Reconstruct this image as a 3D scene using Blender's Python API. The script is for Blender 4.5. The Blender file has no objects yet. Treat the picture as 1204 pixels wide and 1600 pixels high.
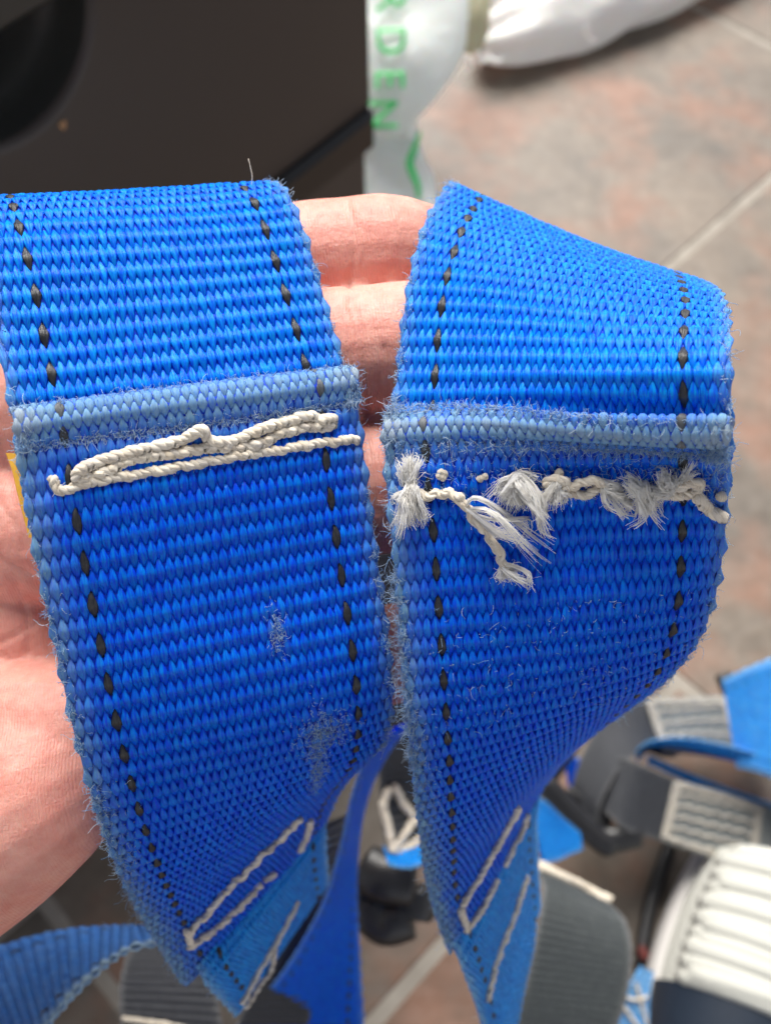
import bpy, math, random
import numpy as np

rng = np.random.default_rng(7)
random.seed(7)

# ------------------------------------------------------------------ camera, sky, sun, exposure
PITCH = math.radians(60.0)      # looking down at a patio floor
CAM_H = 0.62                    # camera height above the floor (m)
FPX, CX, CY = 1500.0, 602.0, 800.0
scene = bpy.context.scene
cam_data = bpy.data.cameras.new("camera")
cam_data.sensor_fit = 'VERTICAL'
cam_data.sensor_height = 24.0
cam_data.lens = 24.0 * FPX / 1600.0
cam_data.clip_start = 0.01
cam_data.clip_end = 200.0
cam_data.dof.use_dof = True
cam_data.dof.focus_distance = 0.131
cam_data.dof.aperture_fstop = 14.0
cam_ob = bpy.data.objects.new("camera", cam_data)
cam_ob.location = (0, 0, CAM_H)
cam_ob.rotation_euler = (math.pi / 2 - PITCH, 0, 0)
scene.collection.objects.link(cam_ob)
scene.camera = cam_ob

SUN_EL, SUN_AZ = math.radians(49), math.radians(-9)     # azimuth measured from +Y towards +X
world = bpy.data.worlds.new("World")
scene.world = world
world.use_nodes = True
wn, wl = world.node_tree.nodes, world.node_tree.links
wn.clear()
sky = wn.new('ShaderNodeTexSky')
sky.sky_type = 'NISHITA'
sky.sun_disc = False
sky.sun_elevation = SUN_EL
sky.sun_rotation = SUN_AZ
sky.air_density = 0.32
sky.dust_density = 0.2
sky.ozone_density = 1.0
hs = wn.new('ShaderNodeHueSaturation')       # a thin even cloud veil: the daylight is almost neutral
hs.inputs['Saturation'].default_value = 0.22
bg = wn.new('ShaderNodeBackground')
bg.inputs['Strength'].default_value = 0.05
wo = wn.new('ShaderNodeOutputWorld')
wl.new(sky.outputs[0], hs.inputs['Color'])
wl.new(hs.outputs[0], bg.inputs['Color'])
wl.new(bg.outputs[0], wo.inputs['Surface'])

sun_data = bpy.data.lights.new("sun", 'SUN')
sun_data.energy = 1.5
sun_data.angle = math.radians(40)
sun_data.color = (1.0, 0.96, 0.90)
sun = bpy.data.objects.new("sun", sun_data)
scene.collection.objects.link(sun)
from mathutils import Vector
sdir = Vector((math.sin(SUN_AZ) * math.cos(SUN_EL), math.cos(SUN_AZ) * math.cos(SUN_EL), math.sin(SUN_EL)))
sun.rotation_euler = sdir.to_track_quat('Z', 'Y').to_euler()
sun.location = (0, 0, 3)

scene.view_settings.view_transform = 'Standard'
scene.view_settings.look = 'None'
scene.view_settings.exposure = 2.4
scene.view_settings.gamma = 1.0
scene.view_settings.use_curve_mapping = False
scene.cycles.use_denoising = True
scene.cycles.max_bounces = 10
scene.cycles.diffuse_bounces = 7
scene.cycles.transmission_bounces = 10
scene.cycles.use_adaptive_sampling = True
scene.cycles.adaptive_threshold = 0.03

# ------------------------------------------------------------------ coordinate helpers
CP, SP = math.cos(PITCH), math.sin(PITCH)
def W(p):
    """millimetres measured from the viewpoint (right, up, away) -> world metres"""
    p = np.asarray(p, float)
    x, y, z = p[..., 0], p[..., 1], p[..., 2]
    return np.stack([x, CP * z + SP * y, CAM_H * 1000 - SP * z + CP * y], -1) / 1000.0
def at(px, py, z):
    return np.array([(px - CX) * z / FPX, (CY - py) * z / FPX, z], float)
def on_floor(px, py, h=0.0):
    """world point at height h (m) along the line of sight of a photo point"""
    d = np.array([(px - CX) / FPX, (CY - py) / FPX, 1.0])
    w = np.array([d[0], CP + SP * d[1], -SP + CP * d[1]])
    t = (h - CAM_H) / w[2]
    return w * t + np.array([0, 0, CAM_H])

# ------------------------------------------------------------------ object helpers
COL = scene.collection
def tag(o, label=None, cat=None, group=None, kind=None):
    if label: o['label'] = label
    if cat: o['category'] = cat
    if group: o['group'] = group
    if kind: o['kind'] = kind
    return o
def thing(name, loc, label, cat, group=None):
    o = bpy.data.objects.new(name, None)
    o.empty_display_size = 0.01
    o.location = tuple(float(c) for c in loc)
    COL.objects.link(o)
    return tag(o, label, cat, group)
def wloc(o):
    v = np.array(o.location)
    while o.parent is not None:
        o = o.parent
        v = v + np.array(o.location)
    return v
def mesh_obj(name, verts, faces, mat, parent=None, attrs=None, smooth=True, org=None):
    """verts in world metres; faces = (n,4) array or list of polygons"""
    verts = np.asarray(verts, float)
    if parent is not None:
        base = wloc(parent)
    else:
        base = np.zeros(3) if org is None else np.asarray(org, float)
    me = bpy.data.meshes.new(name)
    v = (verts - base).astype(np.float32)
    if isinstance(faces, np.ndarray):
        nf, k = faces.shape
        me.vertices.add(len(v)); me.vertices.foreach_set('co', v.ravel())
        me.loops.add(nf * k); me.loops.foreach_set('vertex_index', faces.astype(np.int32).ravel())
        me.polygons.add(nf); me.polygons.foreach_set('loop_start', np.arange(0, nf * k, k, dtype=np.int32))
        me.update(calc_edges=True)
    else:
        me.from_pydata([tuple(map(float, p)) for p in v], [], [tuple(int(i) for i in f) for f in faces])
        me.update()
    if smooth:
        me.polygons.foreach_set('use_smooth', np.ones(len(me.polygons), bool))
    if attrs:
        for an, arr in attrs.items():
            arr = np.asarray(arr, np.float32)
            if arr.ndim == 1:
                a = me.attributes.new(an, 'FLOAT', 'POINT'); a.data.foreach_set('value', arr)
            else:
                a = me.attributes.new(an, 'FLOAT_VECTOR', 'POINT'); a.data.foreach_set('vector', arr.ravel())
    me.materials.append(mat)
    o = bpy.data.objects.new(name, me)
    COL.objects.link(o)
    if parent is not None:
        o.parent = parent
    else:
        o.location = tuple(base)
    return o

class MB:
    """collects pieces (camera-millimetre or world) of ONE part"""
    def __init__(s): s.v = []; s.f = []; s.n = 0; s.a = {}
    def add(s, verts, faces, **attrs):
        verts = np.asarray(verts, float); s.v.append(verts)
        s.f += [tuple(int(i) + s.n for i in f) for f in faces]
        s.n += len(verts)
        for k, a in attrs.items(): s.a.setdefault(k, []).append(np.asarray(a))
    def build(s, name, mat, parent=None, smooth=True, org=None):
        at_ = {k: np.concatenate(a) for k, a in s.a.items()} or None
        return mesh_obj(name, np.concatenate(s.v), s.f, mat, parent, at_, smooth, org)

def catmull(P, n):
    P = np.asarray(P, float)
    Q = np.vstack([2 * P[0] - P[1], P, 2 * P[-1] - P[-2]])
    out = []
    for i in range(len(P) - 1):
        t = np.linspace(0, 1, n, endpoint=False)[:, None]
        a, b, c, d = Q[i], Q[i + 1], Q[i + 2], Q[i + 3]
        out.append(.5 * (2 * b + (c - a) * t + (2 * a - 5 * b + 4 * c - d) * t ** 2 + (3 * b - a - 3 * c + d) * t ** 3))
    return np.vstack(out + [P[-1:]])
def resample(P, n):
    d = np.r_[0, np.cumsum(np.linalg.norm(np.diff(P[:, :3], axis=0), axis=1))]
    s = np.linspace(0, d[-1], n)
    return np.stack([np.interp(s, d, P[:, i]) for i in range(P.shape[1])], 1)
def unit(v):
    return v / np.maximum(np.linalg.norm(v, axis=-1, keepdims=True), 1e-9)
def tubes(P, R, sides=3):
    """P (n,m,3) paths, R (n,m) radii -> verts, quads"""
    n, m, _ = P.shape
    T = unit(np.gradient(P, axis=1))
    ref = np.where(np.abs(T[..., 2:3]) > .8, np.array([1., 0, 0]), np.array([0, 0, 1.]))
    A = unit(np.cross(T, ref)); B = np.cross(T, A)
    ang = np.arange(sides) * 2 * np.pi / sides
    V = P[:, :, None] + R[..., None, None] * (A[:, :, None] * np.cos(ang)[:, None] + B[:, :, None] * np.sin(ang)[:, None])
    idx = np.arange(n * m * sides).reshape(n, m, sides)
    a = idx[:, :-1]; b = idx[:, 1:]
    F = np.stack([a, np.roll(a, -1, 2), np.roll(b, -1, 2), b], -1).reshape(-1, 4)
    return V.reshape(-1, 3), F
def sweep(P, R, sides=12, flat=None, cap=True, up=(0, 0, -1.)):
    """closed tube along P with radius R (rounded by the R profile), optional flattening along `up`"""
    P = np.asarray(P, float); R = np.asarray(R, float)
    T = unit(np.gradient(P, axis=0))
    upv = np.asarray(up, float)
    S = unit(np.cross(T, upv)); N = np.cross(S, T)
    ang = np.arange(sides) * 2 * np.pi / sides
    fl = 1.0 if flat is None else flat
    V = P[:, None] + R[:, None, None] * (S[:, None] * np.cos(ang)[:, None] + fl * N[:, None] * np.sin(ang)[:, None])
    m = len(P); F = []
    for i in range(m - 1):
        for j in range(sides):
            F.append((i * sides + j, i * sides + (j + 1) % sides, (i + 1) * sides + (j + 1) % sides, (i + 1) * sides + j))
    V = V.reshape(-1, 3)
    if cap:
        F.append(tuple(range(sides))[::-1]); F.append(tuple((m - 1) * sides + j for j in range(sides)))
    return V, F

# ------------------------------------------------------------------ materials
def new_mat(name):
    m = bpy.data.materials.new(name); m.use_nodes = True
    nt = m.node_tree
    b = nt.nodes['Principled BSDF']
    return m, nt, b
def nd(nt, typ, **kw):
    n = nt.nodes.new(typ)
    for k, v in kw.items(): setattr(n, k, v)
    return n
def ramp(nt, fac, stops):
    r = nd(nt, 'ShaderNodeValToRGB')
    e = r.color_ramp.elements
    while len(e) > 1: e.remove(e[-1])
    e[0].position = stops[0][0]; e[0].color = (*stops[0][1], 1)
    for p, c in stops[1:]:
        q = e.new(p); q.color = (*c, 1)
    nt.links.new(fac, r.inputs['Fac'])
    return r.outputs['Color']
def noise(nt, vec=None, scale=5, detail=3, rough=.5, dist=0.0):
    n = nd(nt, 'ShaderNodeTexNoise')
    n.inputs['Scale'].default_value = scale; n.inputs['Detail'].default_value = detail
    n.inputs['Roughness'].default_value = rough; n.inputs['Distortion'].default_value = dist
    if vec is not None: nt.links.new(vec, n.inputs['Vector'])
    return n.outputs['Fac']
def mapping(nt, vec, scale=(1, 1, 1), rot=(0, 0, 0), loc=(0, 0, 0)):
    m = nd(nt, 'ShaderNodeMapping')
    m.inputs['Scale'].default_value = scale; m.inputs['Rotation'].default_value = rot; m.inputs['Location'].default_value = loc
    nt.links.new(vec, m.inputs['Vector'])
    return m.outputs[0]
def bump(nt, b, h, strength=.3, dist=.001, prev=None):
    n = nd(nt, 'ShaderNodeBump')
    n.inputs['Strength'].default_value = strength; n.inputs['Distance'].default_value = dist
    nt.links.new(h, n.inputs['Height'])
    if prev is not None: nt.links.new(prev, n.inputs['Normal'])
    nt.links.new(n.outputs[0], b.inputs['Normal'])
    return n.outputs[0]
def mixc(nt, fac, a, b, mode='MIX'):
    n = nd(nt, 'ShaderNodeMix', data_type='RGBA', blend_type=mode)
    for sock, v in ((n.inputs[0], fac), (n.inputs[6], a), (n.inputs[7], b)):
        if isinstance(v, (int, float)): sock.default_value = v
        elif isinstance(v, tuple): sock.default_value = (*v, 1)
        else: nt.links.new(v, sock)
    return n.outputs[2]
def math_(nt, op, a, b=None, clamp=False):
    n = nd(nt, 'ShaderNodeMath', operation=op, use_clamp=clamp)
    for i, v in enumerate((a, b)):
        if v is None: continue
        if isinstance(v, (int, float)): n.inputs[i].default_value = v
        else: nt.links.new(v, n.inputs[i])
    return n.outputs[0]
def coords(nt, which='Object'):
    return nd(nt, 'ShaderNodeTexCoord').outputs[which]

def add_translucency(nt, b, col, amount):
    t = nd(nt, 'ShaderNodeBsdfTranslucent'); mx = nd(nt, 'ShaderNodeMixShader'); mx.inputs[0].default_value = amount
    if isinstance(col, tuple): t.inputs['Color'].default_value = (*col, 1)
    else: nt.links.new(col, t.inputs['Color'])
    out = nt.nodes['Material Output']
    nt.links.new(b.outputs[0], mx.inputs[1]); nt.links.new(t.outputs[0], mx.inputs[2]); nt.links.new(mx.outputs[0], out.inputs['Surface'])
def yarn_mat(name, dark, light, worn, rough=.38, sheen=.0, spec=.5, wearable=1.0, sss=0.0, cream=False):
    """multifilament yarn: streaks that run along the strand, wear that bleaches it"""
    m, nt, b = new_mat(name)
    at1 = nd(nt, 'ShaderNodeAttribute', attribute_name='yc')
    at2 = nd(nt, 'ShaderNodeAttribute', attribute_name='wear')
    v = mapping(nt, at1.outputs['Vector'], (4.6, .45, 3.7))
    st = noise(nt, v, 1.0, 3, .6)
    blot = noise(nt, mapping(nt, at1.outputs['Vector'], (.5, .12, .35)), 1.0, 2)
    col = ramp(nt, math_(nt, 'MULTIPLY_ADD', st, .8, ) if False else st, [(.39, dark), (.61, light)])
    col = mixc(nt, 1.0, col, ramp(nt, blot, [(.3, (.74, .74, .80)), (.7, (1, 1, 1))]), 'MULTIPLY')
    v2 = mapping(nt, at1.outputs['Vector'], (4.0, .9, 9.7))
    wn_ = noise(nt, v2, 1.0, 3, .65)
    w = math_(nt, 'MULTIPLY', at2.outputs['Fac'], wearable)
    w = math_(nt, 'ADD', w, math_(nt, 'MULTIPLY', math_(nt, 'SUBTRACT', wn_, .5), math_(nt, 'MULTIPLY', w, 2.2)), clamp=True)
    col = mixc(nt, w, col, worn)
    w2 = math_(nt, 'SUBTRACT', math_(nt, 'ADD', at2.outputs['Fac'], math_(nt, 'SUBTRACT', wn_, .5)), 1.0, clamp=True)
    if cream: col = mixc(nt, math_(nt, 'MULTIPLY', w2, .6), col, (.56, .58, .52))           # worn through to the undyed core; also carries the painted hem highlight
    nt.links.new(col, b.inputs['Base Color'])
    b.inputs['Specular IOR Level'].default_value = spec
    rr = math_(nt, 'MULTIPLY_ADD', w, .35); 
    rr.node.inputs[2].default_value = rough
    nt.links.new(rr, b.inputs['Roughness'])
    b.inputs['Sheen Weight'].default_value = sheen
    bump(nt, b, st, 1.0, .0003)
    if sss: add_translucency(nt, b, (0.0, .03, 1.0), sss)     # the filaments let deep blue light through
    return m

M = {}
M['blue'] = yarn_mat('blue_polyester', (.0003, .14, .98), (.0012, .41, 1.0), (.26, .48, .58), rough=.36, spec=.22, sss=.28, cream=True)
M['blue_deep'] = yarn_mat('deepened_blue_polyester', (.0002, .085, .97), (.0010, .285, 1.0), (.22, .44, .62), rough=.36, spec=.22, sss=.28, cream=True)  # darker copy of the blue; shade of the lower webbing put into colour
M['blue_far'] = yarn_mat('sunlit_blue_polyester', (.002, .20, .78), (.010, .40, .95), (.30, .52, .64), rough=.42, spec=.3)  # lit copy of the blue; light on far straps and tails is in its colour
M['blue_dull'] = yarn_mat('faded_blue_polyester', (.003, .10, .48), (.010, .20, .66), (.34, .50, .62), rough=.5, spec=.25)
M['tracer'] = yarn_mat('black_tracer_yarn', (.008, .009, .011), (.028, .028, .030), (.22, .24, .26), rough=.4, wearable=.45)
M['weft'] = yarn_mat('blue_weft', (.0005, .06, .80), (.001, .085, .88), (.25, .45, .66), rough=.6)
M['grey'] = yarn_mat('grey_polyester', (.14, .155, .155), (.24, .26, .25), (.42, .42, .40), rough=.45)
M['grey_dark'] = yarn_mat('charcoal_polyester', (.022, .024, .030), (.05, .054, .064), (.2, .2, .2), rough=.5)
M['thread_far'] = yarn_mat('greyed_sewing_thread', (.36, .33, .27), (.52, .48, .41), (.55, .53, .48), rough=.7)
M['grey_mid'] = yarn_mat('mid_grey_polyester', (.045, .054, .056), (.085, .098, .10), (.3, .3, .3), rough=.5)
M['thread'] = yarn_mat('cream_sewing_thread', (.66, .55, .40), (.88, .79, .63), (.92, .89, .82), rough=.7, sheen=.2)

def fibre_mat(name, c1, c2, rough=.6, trans=.5):
    m, nt, b = new_mat(name)
    g = nd(nt, 'ShaderNodeAttribute', attribute_name='rnd')
    c = ramp(nt, g.outputs['Fac'], [(0, c1), (1, c2)])
    nt.links.new(c, b.inputs['Base Color'])
    b.inputs['Roughness'].default_value = rough
    b.inputs['Sheen Weight'].default_value = .3
    add_translucency(nt, b, c, trans)
    return m
M['fuzz'] = fibre_mat('blue_fuzz', (.22, .46, .78), (.66, .76, .84))
M['fibre'] = fibre_mat('white_fibre', (.93, .90, .84), (.99, .99, .99))

# ------------------------------------------------------------------ webbing: surface nets (mm: right, up, away)
U4 = np.array([0, 5.9, 39.5, 45.0])
KMM = 5.6                # one net row = two picks of the weave
PICK = .5                # in rows
NET_A = (-9, [
  [(-65.3,45.6,149.6),(-59.5,46.5,151.9),(-27.3,51.4,162.8),(-21.6,52.2,164.7)],
  [(-63.2,46.1,144.4),(-57.5,47.1,146.7),(-25.7,52.2,157.6),(-20.1,53.0,159.4)],
  [(-61.0,45.3,139.4),(-55.4,46.2,141.6),(-23.9,51.6,152.5),(-18.5,52.5,154.2)],
  [(-58.7,43.4,134.7),(-53.1,44.4,136.8),(-21.9,49.9,147.7),(-16.6,50.9,149.3)],
  [(-56.4,40.4,130.5),(-51.0,41.5,132.6),(-19.8,46.9,143.6),(-14.7,48.1,145.0)],
  [(-54.2,36.5,127.2),(-48.9,37.5,129.3),(-17.8,42.6,140.8),(-12.8,43.7,142.3)],
  [(-52.4,31.6,125.2),(-47.0,32.5,127.4),(-16.1,37.6,139.1),(-11.1,38.7,140.9)],
  [(-50.9,26.4,124.1),(-45.5,27.3,126.4),(-14.5,32.5,137.8),(-9.6,33.5,139.8)],
  [(-49.5,21.1,123.1),(-44.2,21.9,125.5),(-12.9,27.3,136.5),(-8.1,28.3,138.7)],
  [(-48.2,15.9,122.2),(-42.8,16.8,124.4),(-11.4,22.1,135.3),(-6.5,23.1,137.5)],
  [(-47.0,10.5,121.7),(-41.5,11.5,123.7),(-9.9,16.9,134.2),(-5.0,17.9,136.6)],
  [(-46.2,5.1,121.8),(-40.6,6.1,123.6),(-9.0,11.5,133.8),(-4.1,12.5,136.0)],
  [(-45.5,-0.4,122.5),(-39.9,0.6,124.1),(-8.4,6.2,134.0),(-3.3,7.1,135.9)],
  [(-44.9,-5.8,123.5),(-39.2,-4.9,125.0),(-7.6,0.9,134.6),(-2.5,1.8,136.3)],
  [(-44.2,-11.3,124.7),(-38.5,-10.4,126.0),(-6.8,-4.5,135.4),(-1.6,-3.6,136.9)],
  [(-43.5,-16.9,126.0),(-37.8,-16.0,127.2),(-6.0,-10.0,136.2),(-0.8,-9.1,137.6)],
  [(-42.9,-22.3,127.5),(-37.2,-21.4,128.5),(-5.2,-15.5,137.1),(-0.0,-14.5,138.5)],
  [(-42.4,-27.7,129.2),(-36.6,-26.8,130.3),(-4.5,-21.0,138.5),(0.6,-19.9,140.0)],
  [(-41.9,-32.9,131.3),(-36.2,-32.0,132.5),(-4.1,-26.2,140.7),(1.0,-24.9,142.3)],
  [(-41.5,-38.0,133.8),(-35.8,-36.9,135.1),(-4.0,-30.8,143.9),(1.0,-29.3,145.7)],
  [(-41.1,-42.8,136.8),(-35.6,-41.6,138.2),(-4.3,-34.6,148.0),(0.7,-33.0,149.9)],
  [(-40.9,-47.4,140.1),(-35.5,-46.0,141.7),(-4.8,-37.8,152.6),(0.0,-36.0,154.5)],
  [(-40.9,-51.6,143.8),(-35.5,-50.0,145.6),(-5.5,-40.6,157.4),(-0.8,-38.6,159.4)],
  [(-41.0,-55.6,147.8),(-35.7,-53.8,149.7),(-6.4,-43.2,162.3),(-1.8,-41.0,164.4)],
  [(-41.2,-59.4,152.0),(-36.0,-57.4,154.0),(-7.4,-45.6,167.2),(-2.9,-43.3,169.4)],
  [(-41.4,-63.0,156.3),(-36.3,-60.8,158.4),(-8.5,-48.0,172.2),(-4.1,-45.6,174.4)],
  [(-41.7,-66.5,160.7),(-36.6,-64.2,162.9),(-9.5,-50.4,177.1),(-5.2,-47.9,179.4)],
  [(-41.8,-70.0,165.1),(-36.9,-67.5,167.3),(-10.6,-52.8,182.1),(-6.3,-50.2,184.4)],
  [(-41.9,-73.5,169.4),(-37.1,-70.9,171.7),(-11.6,-55.3,186.9),(-7.4,-52.6,189.3)],
  [(-41.9,-77.2,173.6),(-37.2,-74.5,176.1),(-12.6,-58.0,191.8),(-8.5,-55.2,194.2)],
  [(-41.6,-81.1,177.7),(-37.2,-78.1,180.3),(-13.5,-60.8,196.5),(-9.6,-57.9,199.0)],
  [(-41.3,-85.0,181.7),(-37.1,-81.9,184.4),(-14.3,-63.8,201.2),(-10.6,-60.7,203.8)],
  [(-40.8,-89.0,185.6),(-36.8,-85.8,188.5),(-15.1,-66.9,205.8),(-11.5,-63.7,208.4)],
  [(-40.3,-92.9,189.6),(-36.4,-89.7,192.5),(-15.8,-70.0,210.3),(-12.5,-66.7,213.1)],
])
NET_B = (-9, [
  [(12.3,56.4,174.6),(17.8,53.9,174.1),(49.0,40.3,170.9),(54.5,38.0,170.3)],
  [(11.9,56.5,169.1),(17.3,54.0,168.6),(48.3,40.0,165.4),(53.7,37.7,164.8)],
  [(11.3,55.8,163.6),(16.6,53.2,163.2),(47.5,39.2,160.0),(52.9,37.0,159.4)],
  [(10.3,54.0,158.4),(15.5,51.2,158.2),(46.7,38.2,154.6),(52.1,36.2,153.9)],
  [(8.8,50.9,154.0),(14.1,48.3,153.8),(45.6,36.4,149.5),(51.0,34.6,148.7)],
  [(7.5,47.8,149.7),(12.9,45.5,149.4),(44.4,34.5,144.4),(49.8,32.9,143.6)],
  [(6.0,44.2,145.8),(11.6,42.3,145.3),(43.2,32.5,139.4),(48.6,31.2,138.5)],
  [(4.7,39.7,142.9),(10.3,38.4,141.8),(42.0,30.2,134.6),(47.2,29.0,133.6)],
  [(3.6,34.9,140.5),(9.1,34.2,138.9),(40.7,27.6,129.8),(45.9,26.7,128.7)],
  [(2.8,29.8,138.7),(8.2,29.4,136.7),(39.2,24.7,125.3),(44.4,24.3,123.9)],
  [(2.1,24.6,137.3),(7.5,24.3,135.1),(37.8,21.4,121.2),(42.9,21.3,119.6)],
  [(1.6,19.3,135.9),(7.1,19.1,133.8),(36.8,17.1,118.2),(41.9,17.0,116.6)],
  [(0.9,14.0,134.5),(6.4,14.0,132.4),(37.4,12.3,119.5),(42.3,11.8,117.5)],
  [(0.5,8.7,133.4),(6.1,8.8,131.4),(38.6,8.6,123.2),(43.5,7.8,121.0)],
  [(0.5,3.3,132.8),(6.2,3.6,131.5),(39.5,4.3,126.6),(44.6,3.8,124.8)],
  [(0.8,-2.2,133.0),(6.7,-1.8,132.4),(40.1,-0.6,129.3),(45.4,-0.7,128.2)],
  [(1.3,-7.8,133.6),(7.1,-7.3,133.4),(40.6,-5.7,131.7),(46.0,-5.4,131.3)],
  [(1.7,-13.3,134.6),(7.5,-12.8,134.6),(41.1,-10.8,134.1),(46.5,-10.0,134.6)],
  [(2.2,-18.8,135.8),(8.0,-18.3,135.9),(41.4,-15.5,137.3),(46.7,-14.3,138.2)],
  [(2.6,-24.1,137.5),(8.4,-23.6,137.7),(41.6,-19.6,141.1),(46.7,-18.1,142.4)],
  [(3.1,-29.3,139.7),(8.9,-28.7,140.1),(41.6,-23.1,145.5),(46.6,-21.3,146.9)],
  [(3.5,-34.1,142.6),(9.3,-33.3,143.1),(41.4,-26.1,150.2),(46.3,-24.2,151.8)],
  [(4.0,-38.6,146.0),(9.8,-37.6,146.6),(41.0,-28.7,155.2),(45.9,-26.9,156.7)],
  [(4.4,-42.8,149.7),(10.1,-41.6,150.5),(40.6,-31.3,160.2),(45.5,-29.4,161.8)],
  [(4.8,-46.8,153.6),(10.5,-45.4,154.5),(40.1,-33.8,165.2),(44.9,-31.8,166.8)],
  [(5.2,-50.7,157.5),(10.9,-49.2,158.5),(39.6,-36.4,170.2),(44.3,-34.1,171.9)],
  [(5.7,-54.5,161.6),(11.3,-52.9,162.7),(39.1,-38.9,175.2),(43.7,-36.5,177.0)],
  [(6.1,-58.3,165.7),(11.6,-56.5,166.9),(38.5,-41.4,180.2),(43.0,-38.9,182.1)],
  [(6.6,-62.0,169.9),(11.9,-60.0,171.3),(37.9,-43.9,185.1),(42.4,-41.4,187.1)],
  [(7.1,-65.7,174.0),(12.3,-63.4,175.6),(37.3,-46.5,190.1),(41.7,-43.9,192.2)],
  [(7.8,-69.7,177.9),(12.6,-67.0,179.8),(36.7,-49.1,194.9),(40.9,-46.5,197.1)],
  [(8.6,-73.8,181.6),(13.1,-70.9,183.8),(36.0,-52.1,199.7),(40.1,-49.3,202.0)],
  [(9.6,-78.0,185.1),(13.8,-74.9,187.6),(35.3,-55.2,204.2),(39.3,-52.2,206.7)],
  [(10.8,-82.3,188.5),(14.8,-79.0,191.3),(34.7,-58.4,208.8),(38.4,-55.3,211.4)],
  [(12.0,-86.6,191.9),(15.9,-83.2,194.9),(34.1,-61.8,213.2),(37.5,-58.5,215.9)],
])

class Net:
    def __init__(s, k0, rows, width=45.0):
        s.k0 = k0; s.X = np.array(rows, float); s.n = len(s.X); s.width = width
        s.U = U4 * width / 45.0
        # one row more at either end, carried straight on
        s.X = np.concatenate([2 * s.X[:1] - s.X[1:2], s.X, 2 * s.X[-1:] - s.X[-2:-1]])
    def cw(s, u):
        u = np.asarray(u, float); w = np.ones(u.shape + (4,))
        for i in range(4):
            for j in range(4):
                if i != j: w[..., i] *= (u - s.U[j]) / (s.U[i] - s.U[j])
        return w
    def rw(s, v):
        t = np.asarray(v, float) - s.k0 + 1
        i = np.clip(np.floor(t).astype(int), 1, s.n - 1); f = t - i
        w = np.zeros(t.shape + (s.n + 2,))
        c = [-.5 * f + f ** 2 - .5 * f ** 3, 1 - 2.5 * f ** 2 + 1.5 * f ** 3, .5 * f + 2 * f ** 2 - 1.5 * f ** 3, -.5 * f ** 2 + .5 * f ** 3]
        ix = np.indices(t.shape)
        for q in range(4):
            w[(*ix, i + q - 1)] += c[q]
        return w
    def ev(s, cwt, v):
        """v (n,m) rows, cwt (n,4) column weights -> (n,m,3)"""
        A = (s.rw(v).reshape(-1, s.n + 2) @ s.X.reshape(s.n + 2, 12)).reshape(v.shape + (4, 3))
        return (A * cwt[:, None, :, None]).sum(2)
    def grid(s, u, v):
        """u (n,), v (m,) or (n,m) -> P, side, along, normal  (n,m,3)"""
        v = np.asarray(v, float)
        if v.ndim == 1:
            f = lambda a, b: np.tensordot(s.cw(a), (s.rw(b) @ s.X.reshape(s.n + 2, 12)).reshape(-1, 4, 3), (1, 1))
        else:
            f = lambda a, b: s.ev(s.cw(a), b)
        P = f(u, v)
        S = unit(f(u + .15, v) - f(u - .15, v))
        T = unit(f(u, v + .03) - f(u, v - .03))
        N = unit(np.cross(S, T))
        T = np.cross(N, S)
        return P, S, T, N
    def pts(s, u, v):
        """paired u, v (n,)"""
        f = lambda a, b: ((s.rw(b) @ s.X.reshape(s.n + 2, 12)).reshape(-1, 4, 3) * s.cw(a)[:, :, None]).sum(1)
        P = f(u, v); S = unit(f(u + .15, v) - f(u - .15, v)); T = unit(f(u, v + .03) - f(u, v - .03))
        N = unit(np.cross(S, T)); T = np.cross(N, S)
        return P, S, T, N
    def find(s, px, py, vmin, vmax):
        if not hasattr(s, 'cache'): s.cache = {}
        if (vmin, vmax) not in s.cache:
            u = np.linspace(0, s.width, 181); v = np.linspace(vmin, vmax, 40 * int(vmax - vmin + 1))
            P = s.grid(u, v)[0]
            s.cache[(vmin, vmax)] = (u, v, CX + FPX * P[..., 0] / P[..., 2], CY - FPX * P[..., 1] / P[..., 2])
        u, v, ix, iy = s.cache[(vmin, vmax)]
        q = np.unravel_index(np.argmin((ix - px) ** 2 + (iy - py) ** 2), ix.shape)
        return u[q[0]], v[q[1]]

def lr_net(rows, width=45.0):
    """net from left / right edge points ((px,py,z),(px,py,z)) per row; rows are spaced by real length"""
    R = np.array([[at(*l), at(*r)] for l, r in rows])
    return strip_net(R[:, 0], R[:, 1], width)
def strip_net(L, Rr, width=45.0):
    D = np.concatenate([L, Rr], 1)
    D = catmull(D, 12)
    mid = .5 * (D[:, :3] + D[:, 3:])
    d = np.r_[0, np.cumsum(np.linalg.norm(np.diff(mid, axis=0), axis=1))]
    n = max(4, int(round(d[-1] / KMM)) + 1)
    s = np.linspace(0, d[-1], n)
    D = np.stack([np.interp(s, d, D[:, i]) for i in range(6)], 1)
    f = U4 / 45.0
    X = D[:, None, :3] * (1 - f)[None, :, None] + D[:, None, 3:] * f[None, :, None]
    return Net(0, X, width)

def layer_path(ctrl, step):
    """ctrl: (row, offset mm) polyline, rounded -> equally spaced samples"""
    c = np.array(ctrl, float)
    c[:, 0] *= KMM
    d = catmull(np.c_[c, np.zeros(len(c))], 8)
    L = np.linalg.norm(np.diff(d, axis=0), axis=1).sum()
    d = resample(d, int(L / step) + 2)
    s = np.r_[0, np.cumsum(np.linalg.norm(np.diff(d, axis=0), axis=1))]
    t = unit(np.gradient(d[:, :2], axis=0))
    return s, d[:, 0] / KMM, d[:, 1], t[:, 0], t[:, 1]

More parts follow.
